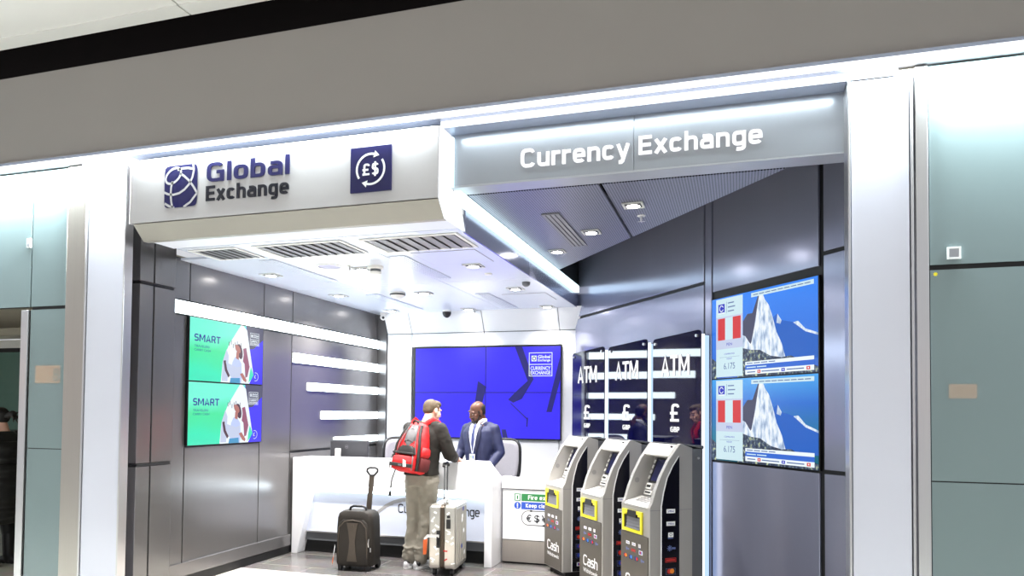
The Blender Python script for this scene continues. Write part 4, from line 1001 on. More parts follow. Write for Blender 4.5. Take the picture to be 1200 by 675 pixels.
# ------------------------------------------------------------------ luggage
M['case'] = mat('case_fabric', rgb(28, 22, 16), .75, var=.15, scale=40, bump=.1)
M['case2'] = mat('case_grey_trim', rgb(64, 55, 47), .65, var=.1, scale=30)
t = thing('suitcase', 'dark brown soft trolley case with grey trim and its handle pulled up', 'suitcase', (-3.735, 6.72, 0), rad(4))
w2, d2, hh = .205, .13, .60
rs = []
for k, (z, g) in enumerate(((.045, .90), (.07, .99), (.2, 1.0), (.42, .98), (.53, .95), (.575, .88), (.60, .70))):
    rs.append([(w2 * g * math.copysign(abs(math.cos(a)) ** .3, math.cos(a)), d2 * (g ** .6) * math.copysign(abs(math.sin(a)) ** .4, math.sin(a)), z) for a in [2 * PI * i / 40 for i in range(40)]])
MB(M['case']).rings(rs).build('shell', t, smooth=50)
b = MB(M['case']); po = []
for z, g in ((.07, .97), (.20, 1), (.40, .98), (.48, .88), (.52, .62)): po.append((z, g))
rs = [[(.175 * g * math.copysign(abs(math.cos(a)) ** .35, math.cos(a)), -.115 - .035 * (1 if math.sin(a) < 0 else 0) * (abs(math.sin(a)) ** .4) * (g ** .5), z) for a in [2 * PI * i / 32 for i in range(32)]] for z, g in po]
b.rings(rs); fpk = b.build('front_pocket', t, smooth=60)
b = MB(M['case2']); b.tube([(-.155, -.135, .09), (-.158, -.148, .3), (-.145, -.147, .44), (-.09, -.143, .50), (.0, -.142, .515), (.09, -.143, .50), (.145, -.147, .44), (.158, -.148, .3), (.155, -.135, .09)], .007, 6); b.build('piping', fpk, smooth=60)
b = MB(M['case2']); prof = [(.10, .055), (.2, .038), (.3, .030), (.4, .042), (.49, .062)]
for (za, wa), (zb, wb) in zip(prof[:-1], prof[1:]): b.add([(-wa, -.156, za), (wa, -.156, za), (wb, -.156, zb), (-wb, -.156, zb), (-wa, -.145, za), (wa, -.145, za), (wb, -.145, zb), (-wb, -.145, zb)], [(0, 1, 2, 3), (1, 5, 6, 2), (4, 0, 3, 7)])
b.box(-.018, .018, -.160, -.155, .44, .47); b.build('centre_strip', fpk)
MB(M['plastic_k']).tube([(-.09, -.02, .592), (-.085, -.02, .625), (-.05, -.02, .642), (.05, -.02, .642), (.085, -.02, .625), (.09, -.02, .592)], .013, 8).build('carry_handle', t, smooth=60)
b = MB(M['case2']); b.add([(.03, .10, .58), (.085, .10, .58), (.115, .10, .95), (.065, .10, .95), (.03, .115, .58), (.085, .115, .58), (.115, .115, .95), (.065, .115, .95)], [(0, 1, 2, 3), (7, 6, 5, 4), (0, 4, 5, 1), (1, 5, 6, 2), (2, 6, 7, 3), (3, 7, 4, 0)])
b.build('pull_handle', t)
MB(M['plastic_k']).tube([(.07, .107, .95), (.035, .107, .99), (.038, .107, 1.015), (.065, .107, 1.03), (.125, .107, 1.03), (.152, .107, 1.015), (.152, .107, .99), (.115, .107, .95)], .011, 8, closed=True).build('grip', t, smooth=60)
for sx in (-1, 1): MB(M['plastic_k']).cyl((sx * .165 - .02, .11, .04), (sx * .165 + .02, .11, .04), .04).build('wheel', t, smooth=40)
for sx in (-1, 1): MB(M['plastic_k']).box(sx * .15 - .02, sx * .15 + .02, -.12, -.08, 0, .06).build('foot', t, bevel=.006)
b = MB(M['steel']); b.tube([(.17, -.13, .33), (.172, -.145, .29), (.176, -.143, .25)], .006, 6); b.tube([(.185, -.12, .24), (.19, -.13, .2)], .006, 6); b.build('zip_pull', t)
b = MB(M['whitepaint'], mat('tag_orange', rgb(236, 120, 60), .5, var=.05)); b.add([(-.21, -.11, .26), (-.185, -.15, .24), (-.20, -.16, .13), (-.225, -.12, .15)], [(0, 1, 2, 3), (3, 2, 1, 0)], 0); b.add([(-.216, -.115, .17), (-.195, -.152, .16), (-.21, -.16, .06), (-.232, -.125, .08)], [(0, 1, 2, 3), (3, 2, 1, 0)], 1); b.build('luggage_tag', t)

M['alu'] = mat('aluminium_shell', rgb(190, 187, 180), .3, .75, var=.04, scale=10)
t = thing('suitcase', 'silver ribbed hard shell suitcase covered in white stickers', 'suitcase', (-2.815, 6.90, 0), rad(7))
W2, D2 = .135, .235
def shellpoly(x0, x1): return rrect(-D2, D2, .065, .70, .05, 5)
b = MB(M['alu']); b.prism(shellpoly(0, 0), -W2, -.018, 'x'); b.build('shell', t, bevel=.018, smooth=50, seg=3)
b = MB(M['alu']); b.prism(shellpoly(0, 0), .018, W2, 'x'); s2 = b.build('shell', t, bevel=.018, smooth=50, seg=3)
MB(mat('case_frame', rgb(70, 60, 50), .4, .5, var=.05)).prism(rrect(-D2 + .003, D2 - .003, .068, .697, .05, 5), -.018, .018, 'x').build('frame', t)
for sx in (-1, 1):
    b = MB(M['alu'])
    for i in range(6):
        y = -.17 + i * .068; b.tube([(sx * (W2 + .001), y, .11), (sx * (W2 + .001), y, .655)], .008, 8)
    b.build('rib', t, smooth=60)
b = MB(M['plastic_k']); b.box(.045, .085, -D2 - .012, -D2 + .005, .47, .56); b.cyl((.065, -D2 - .014, .50), (.065, -D2, .50), .010); b.box(.05, .08, -D2 - .01, -D2, .575, .60); b.box(-.055, -.02, -D2 - .01, -D2, .28, .45); b.build('latch', t, bevel=.003)
MB(M['plastic_k']).tube([(-.04, -D2, .30), (-.04, -D2 - .03, .31), (-.04, -D2 - .03, .39), (-.04, -D2, .40)], .009, 8).build('side_handle', t, smooth=60)
b = MB(M['whitepaint'], LOGO['r'], LOGO['b'])
random.seed(3)
for k in range(26):
    x = random.choice([random.uniform(-.115, -.04), random.uniform(.035, .115)]); z = random.uniform(.12, .64); a = random.uniform(-.9, .9); l, h_ = random.uniform(.012, .026), random.uniform(.006, .011)
    if .45 < z < .61 and .03 < x < .1: continue
    c, s_ = math.cos(a), math.sin(a); b.add([(x + u * c - v * s_, -D2 - .0025 - k * .00003, z + u * s_ + v * c) for u, v in ((-l, -h_), (l, -h_), (l, h_), (-l, h_))], [(0, 1, 2, 3)], 0 if k % 9 else 1)
for k in range(6):
    y = random.uniform(-.2, .18); z = random.uniform(.15, .62); b.add([(W2 + .0105, y, z), (W2 + .0105, y + .05, z + .01), (W2 + .0105, y + .045, z + .05), (W2 + .0105, y - .005, z + .04)], [(0, 1, 2, 3)], 0 if k % 3 else 2)
b.build('stickers', t)
b = MB(M['plastic_w'], M['plastic_k']); b.tube([(-.03, -.05, .70), (-.03, -.045, .725), (-.03, .06, .73), (-.03, .065, .70)], .011, 8); b.build('top_handle', t, smooth=60)
b = MB(M['grey_pl'])
for y in (.06, .165): b.cyl((-.062, y, .69), (-.062, y, 1.06), .0085, seg=10)
b.build('pull_handle', t, smooth=60)
MB(M['plastic_k']).tube([(-.062, .03, 1.06), (-.062, .05, 1.085), (-.062, .175, 1.085), (-.062, .195, 1.06)], .018, 10).build('grip', t, smooth=60)
for sx in (-1, 1):
    for sy in (-1, 1):
        b = MB(M['plastic_k']); b.lathe([(.03, .095), (.034, .075), (.022, .062)], (sx * .09, sy * .18, 0), 14); b.cyl((sx * .09 - .014, sy * .18 + .01, .033), (sx * .09 + .014, sy * .18 + .01, .033), .033); b.build('wheel', t, smooth=40)
b = MB(M['whitepaint'], bpy.data.materials['tag_orange'])
b.add([(-.02, -D2 - .035, .385), (-.02, -D2 - .035, .415), (-.14, -D2 - .04, .415), (-.175, -D2 - .04, .375), (-.165, -D2 - .04, .35), (-.13, -D2 - .04, .385)], [(0, 1, 2, 3, 4, 5), (5, 4, 3, 2, 1, 0)], 0)
b.add([(-.18, -D2 - .042, .36), (-.135, -D2 - .042, .37), (-.145, -D2 - .042, .22), (-.18, -D2 - .042, .215)], [(0, 1, 2, 3), (3, 2, 1, 0)], 1); b.build('luggage_tag', t)
# ------------------------------------------------------------------ people
def skinmat(name, c): return mat(name, c, .5, var=.06, scale=12)
M['skin_l'] = skinmat('skin_fair', rgb(222, 172, 150)); M['skin_d'] = skinmat('skin_brown', rgb(88, 53, 37))
M['hair_l'] = mat('hair_light_brown', rgb(84, 69, 50), .7, var=.4, scale=60, bump=.4); M['hair_k'] = mat('hair_black', rgb(20, 16, 14), .6, var=.3, scale=60, bump=.3)
M['jacket'] = mat('jacket_dark_olive', rgb(23, 19, 14), .85, var=.12, scale=9, bump=.25); M['trousers'] = mat('trousers_grey', rgb(132, 127, 116), .85, var=.1, scale=8, bump=.35)
M['suit'] = mat('suit_blue', rgb(20, 27, 64), .65, var=.1, scale=8, bump=.25); M['suit_lapel'] = mat('suit_blue_lapel', rgb(15, 20, 52), .6, var=.08)
M['shirt'] = mat('shirt_white', rgb(232, 236, 248), .6, var=.02); M['tie'] = mat('tie_navy_dotted', rgb(40, 48, 92), .5, var=.5, scale=90)
M['shoe'] = mat('shoe_black', rgb(26, 25, 26), .5, var=.1); M['sole'] = mat('shoe_white', rgb(226, 226, 226), .5, var=.03)
M['trainer'] = mat('trainer_white', rgb(206, 206, 208), .55, var=.1, scale=30); M['lip'] = mat('lip', rgb(120, 62, 56), .5, var=.05); M['eye'] = mat('eye_white', rgb(176, 166, 156), .3, var=.02)
def T(loc, rz=0, rx=0, ry=0): return Matrix.Translation(loc) @ Euler((rad(rx), rad(ry), rad(rz)), 'ZYX').to_matrix().to_4x4()
def add_head(b, Mh):
    old = b.M; b.M = old @ Mh
    b.ball((0, -.012, .035), (.074, .094, .086), None, 20, 14); b.ball((0, .022, -.02), (.064, .072, .085), None, 20, 14); b.ball((0, .046, -.075), (.043, .044, .036))
    b.limb([(0, .088, .022), (0, .104, -.012), (0, .109, -.026)], [.009, .011, .0135], 10); b.ball((-.013, .098, -.029), .009); b.ball((.013, .098, -.029), .009)
    b.ball((-.032, .078, .032), (.026, .016, .011)); b.ball((.032, .078, .032), (.026, .016, .011)); b.ball((0, .09, -.055), (.024, .011, .007)); b.ball((0, .089, -.066), (.02, .011, .008))
    for sx in (-1, 1):
        b.ball((sx * .076, -.005, -.002), (.011, .020, .033), Euler((rad(12), 0, rad(sx * -18)))); b.ball((sx * .045, .062, -.02), (.022, .022, .022))
    b.limb([(0, -.022, -.05), (0, -.040, -.16)], [.054, .058], 18); b.M = old
def head_extras(root, Mh, hairM, short=True, bald=False, beard=False, iris=(60, 44, 36)):
    b = MB(M['eye'], mat('iris', rgb(*iris), .3, var=.05)); b.M = Mh
    for sx in (-1, 1): b.ball((sx * .031, .0805, .009), (.011, .010, .0065), None, 12, 8, 0); b.ball((sx * .031, .0885, .007), (.005, .0035, .005), None, 10, 6, 1)
    b.build('eyes', root, smooth=80)
    b = MB(hairM); b.M = Mh
    for sx in (-1, 1): b.tube([(sx * .014, .091, .031), (sx * .032, .0905, .037), (sx * .052, .078, .031)], [.0035, .0045, .003], 6)
    b.build('eyebrows', root, smooth=80)
    b = MB(M['lip']); b.M = Mh; b.ball((0, .0965, -.056), (.021, .006, .0045)); b.ball((0, .095, -.065), (.018, .006, .0055)); b.build('lips', root, smooth=80)
    b = MB(hairM); b.M = Mh
    if bald:
        b.ball((0, -.030, .028), (.0765, .081, .077), None, 20, 14); b.ball((0, -.05, -.01), (.066, .050, .055))
        for sx in (-1, 1): b.limb([(sx * .072, .02, .03), (sx * .071, .026, .0)], [.009, .007], 8)
    else:
        b.ball((0, -.020, .042), (.078, .093, .084), None, 20, 14); b.ball((0, -.050, .01), (.069, .056, .06)); b.ball((0, .03, .085), (.066, .062, .042)); b.ball((0, .062, .088), (.052, .026, .026))
        for sx in (-1, 1): b.limb([(sx * .071, .02, .05), (sx * .073, .022, .005)], [.012, .009], 8)
    b.solid('hair', root, .007, 3)
    if beard:
        b = MB(hairM); b.M = Mh; b.limb([(-.063, .02, -.03), (-.052, .05, -.072), (-.022, .083, -.096), (.022, .083, -.096), (.052, .05, -.072), (.063, .02, -.03)], [.009, .012, .013, .013, .012, .009], 8)
        b.limb([(-.03, .086, -.07), (-.027, .094, -.046), (0, .1005, -.043), (.027, .094, -.046), (.03, .086, -.07)], [.007, .005, .005, .005, .007], 8); b.solid('beard', root, .005, 2)
def add_hand(b, wrist, direction, palm, side, curl=25):
    """palm with five separate curled fingers; direction = where the fingers point, palm = palm normal, side = +1/-1 for the thumb"""
    d = Vector(direction).normalized(); n = Vector(palm).normalized(); n = (n - d * n.dot(d)).normalized(); s_ = d.cross(n) * side; w = Vector(wrist)
    R = Matrix((s_, d, n)).transposed()
    b.ball(w + d * .045, (.040, .052, .016), R.to_euler(), 14, 8)
    for off, ln in ((-.029, .066), (-.010, .076), (.010, .071), (.029, .056)):
        p = w + d * .082 + s_ * -off; pts = [w + d * .06 + s_ * -off * .9, p]; cur = d.copy(); a = 0
        for k, f in enumerate((.45, .32, .23)):
            a += rad(curl * (.6 + .4 * k)); v = d * math.cos(a) + n * math.sin(a); p = p + v * ln * f; pts.append(p)
        b.limb(pts, [.0095, .0095, .009, .0085, .0075], 8)
    th = [w + d * .02 + s_ * .03, w + d * .045 + s_ * .052 + n * .01, w + d * .07 + s_ * .058 + n * .018, w + d * .09 + s_ * .052 + n * .024]
    b.limb(th, [.013, .0115, .010, .0085], 8)
def ell_rings(b, prof, m=0, seg=32, p=2.3):
    """prof rows: z, cx, cy, rx, ry"""
    rs = []
    for z, cx, cy, rx, ry in prof:
        rs.append([(cx + rx * math.copysign(abs(math.cos(a)) ** (2 / p), math.cos(a)), cy + ry * math.copysign(abs(math.sin(a)) ** (2 / p), math.sin(a)), z) for a in [2 * PI * i / seg for i in range(seg)]])
    return b.rings(rs, m)
def grow(prof, g): return [(z, cx, cy, rx + g, ry + g) for z, cx, cy, rx, ry in prof]
def shoe(b, ankle, toe_dir, m=0, k=1.0):
    a = Vector(ankle); d = Vector(toe_dir).normalized(); s_ = Vector((d.y, -d.x, 0))
    for f, r, z in ((-.05, .036, .045), (.0, .040, .052), (.06, .043, .045), (.12, .045, .036), (.165, .038, .032)):
        c = Vector((a.x, a.y, 0)) + d * f; b.ball((c.x, c.y, z), (r * k, r * 1.25 * k, z * .98 * k), Euler((0, 0, math.atan2(d.y, d.x) - PI / 2)), 14, 10, m)
    b.limb([(a.x, a.y, .10), (a.x + d.x * .01, a.y + d.y * .01, .05)], [.046 * k, .042 * k], 12, m)

def wrinkles(strength, size):
    def f(o):
        tx = bpy.data.textures.new('folds', 'CLOUDS'); tx.noise_scale = size; tx.noise_depth = 2
        d = o.modifiers.new('d', 'DISPLACE'); d.texture = tx; d.strength = strength; d.mid_level = .5; d.texture_coords = 'LOCAL'
    return f
# --- the traveller at the counter, seen from behind
CR = rad(-12)
t = thing('person', 'person in dark olive jacket and grey trousers, seen from behind at the counter', 'person', (-3.13, 6.93, 0), CR)
headM = T((.03, .125, 1.622), -16, -16)
tor = [(.90, -.0, -.0, .165, .115), (1.02, 0, .0, .160, .110), (1.15, 0, .01, .165, .112), (1.30, 0, .03, .185, .118), (1.40, 0, .045, .19, .108), (1.46, .0, .055, .15, .085), (1.50, .005, .065, .08, .062)]
legs = [[(-.085, .0, .90), (-.105, .025, .50), (-.125, -.025, .09)], [(.085, .0, .90), (.05, .035, .50), (-.01, .005, .09)]]
arms = [[(-.19, .05, 1.43), (-.27, .12, 1.18), (-.17, .34, 1.125)], [(.19, .05, 1.43), (.275, .11, 1.18), (.19, .33, 1.125)]]
b = MB(M['skin_l']); add_head(b, headM); ell_rings(b, tor)
for L in legs: b.limb(L, [.085, .055, .034], 14); shoe(b, L[2], (.12 if L[0][0] > 0 else -.1, 1, 0), 0, .74)
for k, A in enumerate(arms):
    b.limb(A, [.055, .043, .031], 14); add_hand(b, A[2], (.25 if k == 0 else -.25, 1, -.12), (0, -.1, -1), 1 if k == 0 else -1)
b.limb([(.0, .06, 1.46), (.012, .085, 1.54)], [.062, .056], 16)
b.solid('body', t, .0065, 3)
head_extras(t, headM, M['hair_l'])
b = MB(M['trousers']); ell_rings(b, [(.86, 0, 0, .165, .125), (.95, 0, 0, .178, .130), (1.02, 0, 0, .172, .125)])
for k, L in enumerate(legs): b.limb([L[0], (L[1][0], L[1][1], .62), L[1], (L[1][0] * .5 + L[2][0] * .5, (L[1][1] + L[2][1]) / 2 + .01, .28), (L[2][0], L[2][1], .10)], [.112, .088, .080, .076, .072], 18)
for k, L in enumerate(legs):
    for z in (.13, .17, .22): b.tube([(L[2][0] + .074 * math.cos(a), L[2][1] + .074 * math.sin(a) + (.3 - z) * .06, z + .012 * math.sin(3 * a + z * 40)) for a in [2 * PI * i / 14 for i in range(14)]], .010, 8, closed=True)
b.solid('trousers', t, .010, 3, wrinkles(.030, .09))
b = MB(M['jacket']); ell_rings(b, grow([(.965, 0, 0, .172, .125)] + tor[1:], .022))
for A in arms: b.limb([A[0], tuple((Vector(A[0]) + Vector(A[1])) / 2 + Vector((.004, -.01, 0))), A[1], tuple((Vector(A[1]) + Vector(A[2])) / 2 + Vector((0, 0, .006))), tuple(Vector(A[1]).lerp(Vector(A[2]), .93))], [.082, .074, .067, .058, .048], 16)
b.limb([(-.13, .05, 1.455), (.13, .05, 1.455)], [.075, .075], 14)
b.tube([(.008 + .072 * math.cos(a), .066 + .066 * math.sin(a), 1.508 + .008 * math.sin(a)) for a in [2 * PI * i / 18 for i in range(18)]], .017, 8, closed=True)
b.solid('jacket', t, .009, 3, wrinkles(.022, .10))
for k, L in enumerate(legs):
    b = MB(M['trainer']); shoe(b, L[2], (.12 if k else -.1, 1, 0)); s_ = b.solid('shoe', t, .006, 2)
    b = MB(M['shoe']); b.ball((L[2][0] + .004, L[2][1] - .052, .06), (.036, .03, .032)); b.build('heel_patch', s_, smooth=80)
    d = Vector((.12 if k else -.1, 1, 0)).normalized(); b = MB(M['sole'])
    pts = []
    for i in range(24):
        a = 2 * PI * i / 24; v = Vector((L[2][0], L[2][1], 0)) + d * (.058 + .145 * math.cos(a)) + Vector((d.y, -d.x, 0)) * (.052 * math.copysign(abs(math.sin(a)) ** .7, math.sin(a))); pts.append((v.x, v.y))
    b.prism(pts, 0, .030, 'z'); b.build('sole', s_, bevel=.005)

# --- red backpack on his back
M['red'] = mat('backpack_red', rgb(196, 18, 24), .6, var=.2, scale=10, bump=.2); M['bk'] = mat('backpack_black', rgb(26, 24, 24), .65, var=.2, scale=40, bump=.2); M['net'] = mat('net_dark_red', rgb(92, 24, 26), .8, var=.4, scale=160)
M['bgrey'] = mat('backpack_grey', rgb(92, 90, 92), .6, var=.35, scale=30)
BM = T((-.015, -.175, 1.03), 0, -9, 4)
t = thing('backpack', 'red and black backpack worn on the back of the person at the counter', 'backpack', (-3.13, 6.93, 0), CR)
def bprof(rows, p=2.6, seg=32):
    return [[(cx + rx * math.copysign(abs(math.cos(a)) ** (2 / p), math.cos(a)), cy + ry * math.copysign(abs(math.sin(a)) ** (2 / p), math.sin(a)), z) for a in [2 * PI * i / seg for i in range(seg)]] for z, cx, cy, rx, ry in rows]
b = MB(M['red']); b.M = BM; b.rings(bprof([(-.035, 0, .01, .12, .07), (-.02, 0, .0, .16, .10), (.10, 0, -.01, .172, .115), (.24, 0, -.005, .165, .105), (.36, 0, .01, .14, .09), (.45, 0, .03, .105, .065), (.485, 0, .045, .07, .04)])); b.solid('main_bag', t, .010, 3, wrinkles(.012, .08))
b = MB(M['red']); b.M = BM; b.rings(bprof([(-.02, 0, -.10, .12, .045), (.0, 0, -.115, .14, .055), (.07, 0, -.12, .142, .06), (.125, 0, -.115, .13, .05), (.14, 0, -.105, .11, .035)], 3.2)); pk = b.solid('front_pocket', t, .009, 3)
b = MB(M['bk']); b.M = BM; b.box(-.138, .138, -.186, -.15, .015, .05).box(-.13, .13, -.17, -.13, .145, .165); b.build('pocket_band', pk, bevel=.006)
b = MB(M['whitepaint'], M['bgrey']); b.M = BM; b.box(-.02, .02, -.189, -.185, .022, .04, 1); b.build('patch', pk)
b = MB(M['bk']); b.M = BM; b.rings(bprof([(.15, 0, -.082, .112, .055), (.20, 0, -.088, .105, .05), (.235, 0, -.086, .07, .045)], 3.0)); b.build('mid_pouch', t, smooth=60)
b = MB(M['bgrey']); b.M = BM; b.rings(bprof([(.235, 0, -.06, .040, .05), (.29, 0, -.062, .074, .05), (.38, 0, -.038, .074, .05), (.455, 0, .0, .05, .035)], 3.0)); b.build('bungee_panel', t, smooth=60)
b = MB(M['bk']); b.M = BM
for z0 in (.27, .31, .35, .39): b.tube([(-.06, -.105 + (z0 - .27) * .35, z0), (.0, -.112 + (z0 - .27) * .35, z0 + .02), (.06, -.105 + (z0 - .27) * .35, z0)], .004, 6)
b.build('bungee_cord', t, smooth=60)
for sx in (-1, 1):
    b = MB(M['red']); b.M = BM; b.limb([(sx * .125, -.085, .13), (sx * .105, -.088, .25), (sx * .075, -.06, .36), (sx * .06, -.02, .44)], [.028, .026, .024, .020], 10); b.solid('side_rib', t, .009, 3)
    b = MB(M['red']); b.M = BM; b.rings(bprof([(.13, sx * .155, -.02, .03, .06), (.16, sx * .165, -.02, .038, .07), (.22, sx * .16, -.015, .032, .062), (.235, sx * .15, -.01, .02, .05)])); b.build('side_pouch', t, smooth=60)
    b = MB(M['net']); b.M = BM; b.rings(bprof([(-.01, sx * .15, -.01, .03, .07), (.03, sx * .165, -.01, .036, .078), (.11, sx * .168, -.01, .034, .076), (.13, sx * .16, -.01, .026, .07)])); b.build('net_pocket', t, smooth=60)
    # shoulder straps running over the shoulders
    b = MB(M['red']); b.tube([(sx * .07, -.10, 1.44), (sx * .095, -.05, 1.505), (sx * .118, .03, 1.538), (sx * .135, .12, 1.50), (sx * .145, .172, 1.40), (sx * .155, .15, 1.26), (sx * .15, .08, 1.18)], [.028, .028, .028, .028, .026, .02, .012], 10, flat=.28); b.build('shoulder_strap', t, smooth=60)
b = MB(M['bk']); b.tube([(-.035, -.10, 1.475), (-.03, -.12, 1.515), (.0, -.125, 1.53), (.03, -.12, 1.515), (.035, -.10, 1.475)], .009, 8); b.build('grab_handle', t, smooth=60)
b = MB(M['bk']); b.M = BM; b.tube([(-.13, -.07, .0), (-.135, -.10, -.12), (-.13, -.10, -.24)], .006, 6); b.tube([(-.13, -.10, -.24), (-.13, -.10, -.29)], .014, 8); b.build('loose_strap', t, smooth=60)
b = MB(M['bgrey']); b.M = BM
for sx in (-1, 1):
    b.tube([(sx * .135, -.165, -.01), (sx * .140, -.172, .06), (sx * .128, -.165, .125), (sx * .11, -.15, .145)], .006, 6); b.tube([(sx * .118, -.118, .15), (sx * .098, -.118, .25), (sx * .07, -.09, .36), (sx * .055, -.05, .45)], .006, 6)
b.build('piping', t, smooth=60)
b = MB(M['bk']); b.M = BM
for sx in (-1, 1): b.tube([(sx * .150, -.10, -.01), (sx * .152, -.105, .10), (sx * .140, -.10, .24), (sx * .105, -.075, .36), (sx * .08, -.03, .45)], .016, 8)
b.build('side_seam', t, smooth=60)
b = MB(M['whitepaint']); b.M = BM; b.add([(.03, -.19, .09), (.065, -.188, .08), (.08, -.188, .02), (.045, -.19, .015)], [(0, 1, 2, 3), (3, 2, 1, 0)]); b.build('paper_tag', t)

# --- the clerk behind the counter
t = thing('person', 'person in blue suit with white shirt, tie and lanyard behind the counter, looking down', 'person', (-2.865, 7.98, 0), rad(166))
headM = T((.012, .055, 1.622), -24, -24)
tor = [(.90, 0, 0, .16, .11), (1.05, 0, .0, .155, .112), (1.18, 0, .005, .165, .118), (1.32, 0, .01, .185, .12), (1.40, 0, .008, .19, .108), (1.455, 0, .0, .155, .082), (1.50, .0, .0, .075, .062)]
legs = [[(-.09, 0, .90), (-.10, .02, .50), (-.10, -.02, .09)], [(.09, 0, .90), (.10, .02, .50), (.10, -.02, .09)]]
arms = [[(-.185, .0, 1.42), (-.262, -.02, 1.16), (-.20, .16, .97)], [(.185, .0, 1.42), (.25, .03, 1.16), (.21, .22, 1.0)]]
b = MB(M['skin_d']); add_head(b, headM); ell_rings(b, tor); b.limb([(0, .0, 1.46), (.0, .015, 1.54)], [.06, .056], 16)
for L in legs: b.limb(L, [.085, .055, .034], 14); shoe(b, L[2], (.0, 1, 0), 0, .74)
for k, A in enumerate(arms): b.limb(A, [.055, .043, .031], 14); add_hand(b, A[2], (.1 if k == 0 else -.1, .9, -.5), (0, -.5, -.9), 1 if k == 0 else -1)
b.solid('body', t, .0065, 3)
head_extras(t, headM, M['hair_k'], bald=True, beard=True)
b = MB(M['suit']); ell_rings(b, [(.86, 0, 0, .165, .125), (.95, 0, 0, .172, .126), (1.02, 0, 0, .165, .12)])
for L in legs: b.limb([L[0], L[1], (L[2][0], L[2][1], .11)], [.105, .078, .07], 16)
b.solid('trousers', t, .011, 3)
for L in legs: b = MB(M['shoe']); shoe(b, L[2], (0, 1, 0)); b.solid('shoe', t, .007, 2)
b = MB(M['suit']); jt = grow([(.80, 0, 0, .18, .135)] + tor[:-1], .022); ell_rings(b, jt)
b.limb([(-.13, 0, 1.445), (.13, 0, 1.445)], [.066, .066], 14)
for A in arms: b.limb([A[0], tuple((Vector(A[0]) + Vector(A[1])) / 2), A[1], tuple(Vector(A[1]).lerp(Vector(A[2]), .9))], [.070, .063, .057, .047], 16)
b.solid('suit_jacket', t, .009, 3, wrinkles(.012, .10))
def front_y(x, z, g):
    pr = [(r[0], r[2], r[3] + .022, r[4] + .022) for r in tor]
    for (za, ca, xa, ya), (zb, cb_, xb, yb) in zip(pr[:-1], pr[1:]):
        if za <= z <= zb:
            u = (z - za) / (zb - za); c, rx, ry = ca + (cb_ - ca) * u, xa + (xb - xa) * u, ya + (yb - ya) * u
            return c + ry * max(0, 1 - abs(x / rx) ** 2.3) ** (1 / 2.3) + g
    return .07 + g
def front_patch(b, rows, g, m=0, n=6):
    """rows: z, x from, x to - a strip lying on the front of the jacket"""
    vs = []
    for z, xa, xb in rows:
        for i in range(n + 1): x = xa + (xb - xa) * i / n; vs.append((x, front_y(x, z, g), z))
    f = [(r * (n + 1) + i, r * (n + 1) + i + 1, (r + 1) * (n + 1) + i + 1, (r + 1) * (n + 1) + i) for r in range(len(rows) - 1) for i in range(n)]
    return b.add(vs, f, m)
ZS = [1.06, 1.12, 1.20, 1.28, 1.36, 1.42, 1.455, 1.48]
def patch_obj(name, rows, g, m, th=.006):
    b = MB(m); front_patch(b, rows, g); o = b.build(name, t, smooth=70); so = o.modifiers.new('s', 'SOLIDIFY'); so.thickness = th; so.offset = 1; return o
hw = lambda z: .008 + .056 * max(0, min(1, (z - 1.06) / .38))
patch_obj('shirt', [(z, -hw(z), hw(z)) for z in ZS], .003, M['shirt'])
patch_obj('lapel', [(z, hw(z) - .004, hw(z) + .005 + .042 * max(0, min(1, (z - 1.06) / .25)) * (1 if z < 1.38 else .45)) for z in ZS], .008, M['suit_lapel'])
patch_obj('lapel', [(z, -hw(z) + .004, -hw(z) - .005 - .042 * max(0, min(1, (z - 1.06) / .25)) * (1 if z < 1.38 else .45)) for z in ZS], .008, M['suit_lapel'])
patch_obj('tie', [(1.06, -.006, .006), (1.10, -.028, .028), (1.20, -.025, .025), (1.36, -.017, .017), (1.43, -.014, .014), (1.45, -.022, .022), (1.478, -.018, .018)], .012, M['tie'])
b = MB(M['shirt'])
for sx in (-1, 1): b.tube([(sx * .065, -.03, 1.53), (sx * .058, .03, 1.53), (sx * .03, .066, 1.505), (sx * .014, .085, 1.475)], [.014, .016, .02, .01], 8, flat=.5)
b.build('shirt_collar', t, smooth=60)
ly = thing('lanyard', 'white lanyard with an identity badge hanging on the blue suit', 'lanyard', (-2.865, 7.98, 0), rad(166))
b = MB(M['shirt'])
for sx in (-1, 1): b.tube([(sx * .075, -.02, 1.525), (sx * .07, .045, 1.50)] + [(sx * (.062 - .05 * u), front_y(sx * (.062 - .05 * u), 1.46 - .27 * u, .02), 1.46 - .27 * u) for u in (0, .25, .5, .75, 1)] + [(.004 * sx, front_y(0, 1.14, .024), 1.15)], .006, 6, flat=.5)
b.build('strap', ly, smooth=60)
b = MB(M['whitepaint'], LOGO['g'], mat('badge_green', rgb(120, 170, 120), .4, var=.05)); y = front_y(0, 1.12, .03)
b.M = Matrix.Translation((.0, y, 1.085)); b.box(-.035, .035, -.004, .004, -.045, .055, 0); b.box(-.028, -.004, .004, .006, .0, .04, 1); b.box(.0, .028, .004, .006, .015, .035, 2); b.box(-.028, .028, .004, .006, -.03, -.015, 1); b.build('badge', ly, bevel=.002)

